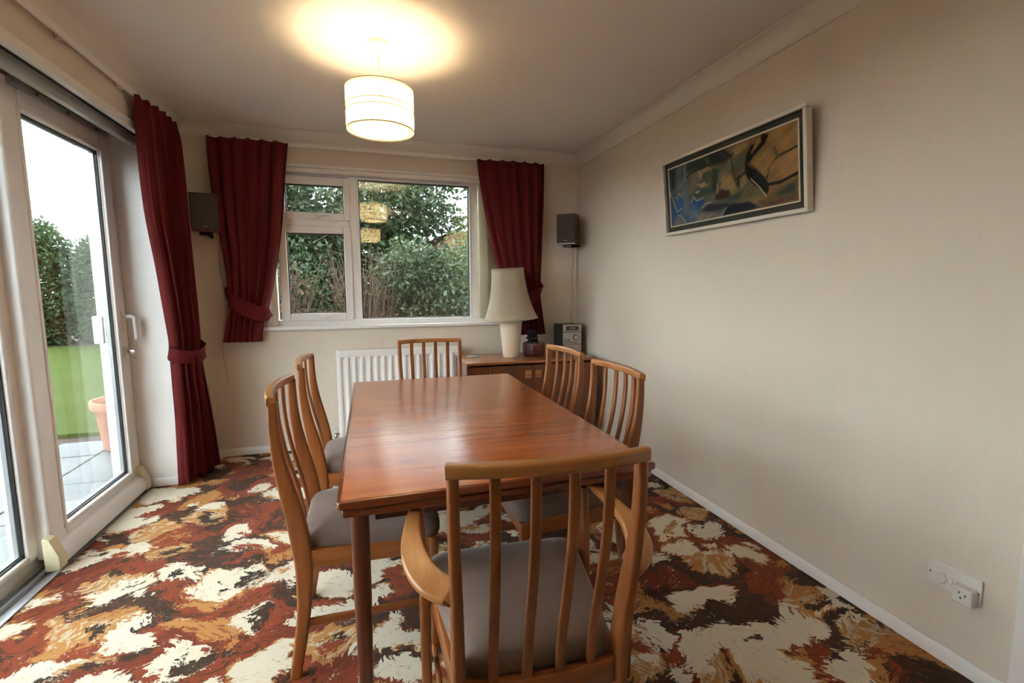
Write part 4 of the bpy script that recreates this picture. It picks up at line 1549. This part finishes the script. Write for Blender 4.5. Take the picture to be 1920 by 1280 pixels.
def leaves(n, centre, rad, size, seed, shell=.55, flat=.0, updir=0):
    """n folded leaf blades scattered through an ellipsoid, denser at its surface."""
    rs_ = np.random.RandomState(seed)
    d_ = rs_.normal(size=(n, 3))
    d_ /= np.linalg.norm(d_, axis=1)[:, None]
    # lumpy outline
    lump = 1 + .16 * np.sin(d_[:, 0] * 7 + seed) * np.cos(d_[:, 2] * 6 + seed * 2) + .10 * np.sin(d_[:, 1] * 11 + d_[:, 2] * 9)
    r_ = (shell + (1 - shell) * rs_.rand(n) ** .6) * lump
    c_ = d_ * r_[:, None] * np.array(rad) + np.array(centre)
    ax = rs_.normal(size=(n, 3)) * .8 + d_ * .9 + np.array([0, 0, updir])
    ax /= np.linalg.norm(ax, axis=1)[:, None]
    sd_ = np.cross(ax, rs_.normal(size=(n, 3)))
    sd_ /= np.linalg.norm(sd_, axis=1)[:, None]
    nn = np.cross(ax, sd_)
    L = size * rs_.uniform(.6, 1.3, n)[:, None]
    W = L * .27
    v0 = c_ - ax * L * .5
    v1 = c_ + sd_ * W + nn * L * .08
    v2 = c_ + ax * L * .5 - nn * L * .06
    v3 = c_ - sd_ * W + nn * L * .08
    V = np.stack([v0, v1, v2, v3], 1).reshape(-1, 3)
    return V


def leaf_obj(name, parent, mat, blocks):
    V = np.concatenate(blocks)
    n = len(V) // 4
    F = np.stack([np.arange(n) * 4, np.arange(n) * 4 + 1, np.arange(n) * 4 + 2, np.arange(n) * 4, np.arange(n) * 4 + 2, np.arange(n) * 4 + 3], 1).reshape(-1, 3)
    me = bpy.data.meshes.new(name)
    me.from_pydata(V.tolist(), [], F.tolist())
    me.materials.append(MAT[mat])
    o = bpy.data.objects.new(name, me)
    col.objects.link(o)
    o.parent = parent
    o['kind'] = 'stuff'
    return o


def stems(parent, seed, n, base_r, top_r, h0, h1, mat='twig', rad=.008, name='stems'):
    rn = random.Random(seed)
    m = MB()
    for _ in range(n):
        a, b = rn.uniform(0, 6.28), rn.uniform(0, 6.28)
        r0, r1 = base_r * rn.random(), top_r * math.sqrt(rn.random())
        h = rn.uniform(h0, h1)
        p0 = Vector((r0 * math.cos(a), r0 * math.sin(a), 0))
        p2 = Vector((r1 * math.cos(b), r1 * math.sin(b), h))
        p1 = (p0 + p2) / 2 + Vector((rn.uniform(-.1, .1), rn.uniform(-.1, .1), rn.uniform(0, .12)))
        q = rn.uniform(.5, 1) * rad
        m.tube([p0, p1, p2], [q, q * .7, q * .3], 4)
    o = m.build(name, mat, parent, smooth=False)
    return o


def shrub(name, label, cat, loc, mat, blobs, size, seed, nst=24, sth=1.2, group=None, strad=.010):
    root = thing(name, label, cat, loc, 0, group)
    leaf_obj('foliage', root, mat, [leaves(n, c_, r_, size, seed + k, sh_) for k, (n, c_, r_, sh_) in enumerate(blobs)])
    stems(root, seed, nst, .12, .5, sth * .5, sth, rad=strad)
    return root


# beyond the back window
shrub('evergreen_shrub', 'large glossy grey-green shrub filling the right half of the back window', 'shrub', (.95, 6.25, GZ - .03), 'leaf_greygreen',
      [(4200, (-.05, 0, 1.25), (.85, .5, .75), .35), (2200, (.30, .1, .75), (.7, .5, .65), .3), (1500, (-.35, -.05, 1.55), (.5, .4, .45), .3)], .075, 21, 40, 1.8)
shrub('twiggy_shrub', 'brown twiggy half-bare shrub low in the back window', 'shrub', (.0, 6.15, GZ - .03), 'leaf_brown',
      [(1500, (0, 0, .95), (.8, .45, .75), .2), (500, (.75, -.1, .8), (.55, .3, .6), .2)], .055, 31, 260, 1.9, strad=.007)
shrub('leafy_shrub', 'dark leafy shrub behind the lower left casement', 'shrub', (-1.05, 6.4, GZ - .03), 'leaf_evergreen',
      [(4200, (0, 0, 1.05), (.85, .5, 1.0), .2)], .07, 41, 30, 1.6)
shrub('low_bush', 'small bright green bush at the foot of the left casement', 'shrub', (-.70, 5.55, GZ - .03), 'leaf_bright',
      [(900, (0, 0, .78), (.30, .25, .30), .3)], .075, 51, 14, .9)
shrub('golden_shrub', 'yellow-green shrub at the upper right edge of the back window', 'shrub', (1.75, 7.1, GZ - .03), 'leaf_yellow',
      [(2600, (0, 0, 1.85), (.62, .4, .85), .3)], .06, 61, 24, 2.1)
shrub('red_twig_shrub', 'reddish-brown shrub beside the left casement of the back window', 'shrub', (-.95, 5.95, GZ - .03), 'leaf_brown',
      [(900, (0, 0, 1.25), (.35, .3, .45), .25)], .05, 71, 110, 1.8, strad=.006)


def tree(name, label, loc, mat, blobs, size, seed, h, group=None, lean=0):
    root = thing(name, label, 'tree', loc, 0, group)
    leaf_obj('foliage', root, mat, [leaves(n, c_, r_, size, seed + k, sh_) for k, (n, c_, r_, sh_) in enumerate(blobs)])
    m = MB()
    m.tube([(0, 0, 0), (.03, 0, h * .4), (lean * .5, .02, h * .75), (lean, 0, h)], [.08, .065, .045, .02], 8)
    m.build('trunk', 'bark', root)
    rn = random.Random(seed)
    m = MB()
    for k in range(16):
        z = h * rn.uniform(.45, .95)
        a = rn.uniform(0, 6.28)
        l_ = rn.uniform(.5, 1.1)
        m.tube([(0, 0, z), (l_ * .5 * math.cos(a), l_ * .5 * math.sin(a), z + .15), (l_ * math.cos(a), l_ * math.sin(a), z + .25 + .3 * rn.random())], [.022, .014, .005], 5)
    m.build('branches', 'bark', root)
    return root


tree('evergreen_tree', 'dark evergreen tree over the middle of the back window', (.35, 7.5, GZ - .03), 'leaf_evergreen',
     [(5200, (0, 0, 2.55), (1.15, .6, .55), .25), (3000, (-.5, .1, 2.0), (.9, .5, .5), .25), (900, (.5, 0, 3.1), (.9, .5, .45), .2)], .095, 81, 2.9)
tree('evergreen_tree', 'dark evergreen tree behind the small top casement', (-1.15, 7.7, GZ - .03), 'leaf_evergreen',
     [(4200, (0, 0, 2.35), (.8, .6, .75), .25), (1400, (.1, 0, 3.2), (.7, .5, .5), .2)], .095, 91, 2.9)
for k, (x, y, s_, rz) in enumerate(((-2.3, 9.3, 1.0, 0), (-.9, 9.5, 1.04, 2), (.5, 9.2, .95, 4), (1.9, 9.6, .88, 1), (3.2, 9.4, .84, 3), (4.6, 9.6, .9, 5))):
    if k == 0:
        hb = tree('hedge_bush', 'broad dark bush in the hedge far behind the back window shrubs', (x, y, GZ - .03), 'leaf_evergreen',
                  [(8500, (0, 0, 1.15), (1.05, .7, 1.35), .15)], .14, 101, 2.0, 'bushes of the hedge behind the window')
        o = hb
    else:
        o = dup(hb)
    o.location = (x, y, GZ - .03)
    o.rotation_euler = (0, 0, rz)
    o.scale = (s_, s_, s_)

# conifer hedge across the lawn
for k in range(11):
    x = -15.5 + k * 1.28
    if k == 0:
        hc = tree('hedge_conifer', 'tall dark green conifer in the hedge across the lawn', (x, 14.4, GZ), 'leaf_conifer',
                  [(9000, (0, 0, 1.25), (.95, .8, 1.40), .3), (4500, (0, 0, 2.25), (.80, .6, .80), .3), (3500, (0, 0, .45), (1.0, .7, .5), .2)], .11, 131, 2.6, 'conifers of the hedge across the lawn')
        o = hc
    else:
        o = dup(hc)
    o.location = (x, 14.4 + .35 * math.sin(k * 2.1), GZ - .03)
    o.rotation_euler = (0, 0, k * 1.7)
    s_ = .98 + .08 * math.sin(k * 3.3)
    o.scale = (s_, s_, s_)

# neighbour's house, its roof verge showing at the top right of the window
nh = thing('neighbour_house', "neighbouring house with a pale roof edge beyond the garden hedge", 'house', (5.6, 16.0, GZ - .03))
B(-3.0, 6, 0, 7, 0, 3.3).build('wall', 'house_brick', nh, smooth=False)
rf = MB()
rf.prism([(-3.6, 3.15), (1.5, 5.6), (6.6, 3.15), (6.6, 3.02), (1.5, 5.45), (-3.6, 3.02)], 1, -.4, 7.4)
rf.build('roof', 'house_tile', nh, smooth=False)
rf = MB()
rf.prism([(-3.62, 3.10), (1.5, 5.54), (6.62, 3.10), (6.62, 2.90), (1.5, 5.32), (-3.62, 2.90)], 1, -.46, -.40)
rf.build('fascia', 'fascia_white', nh, smooth=False)
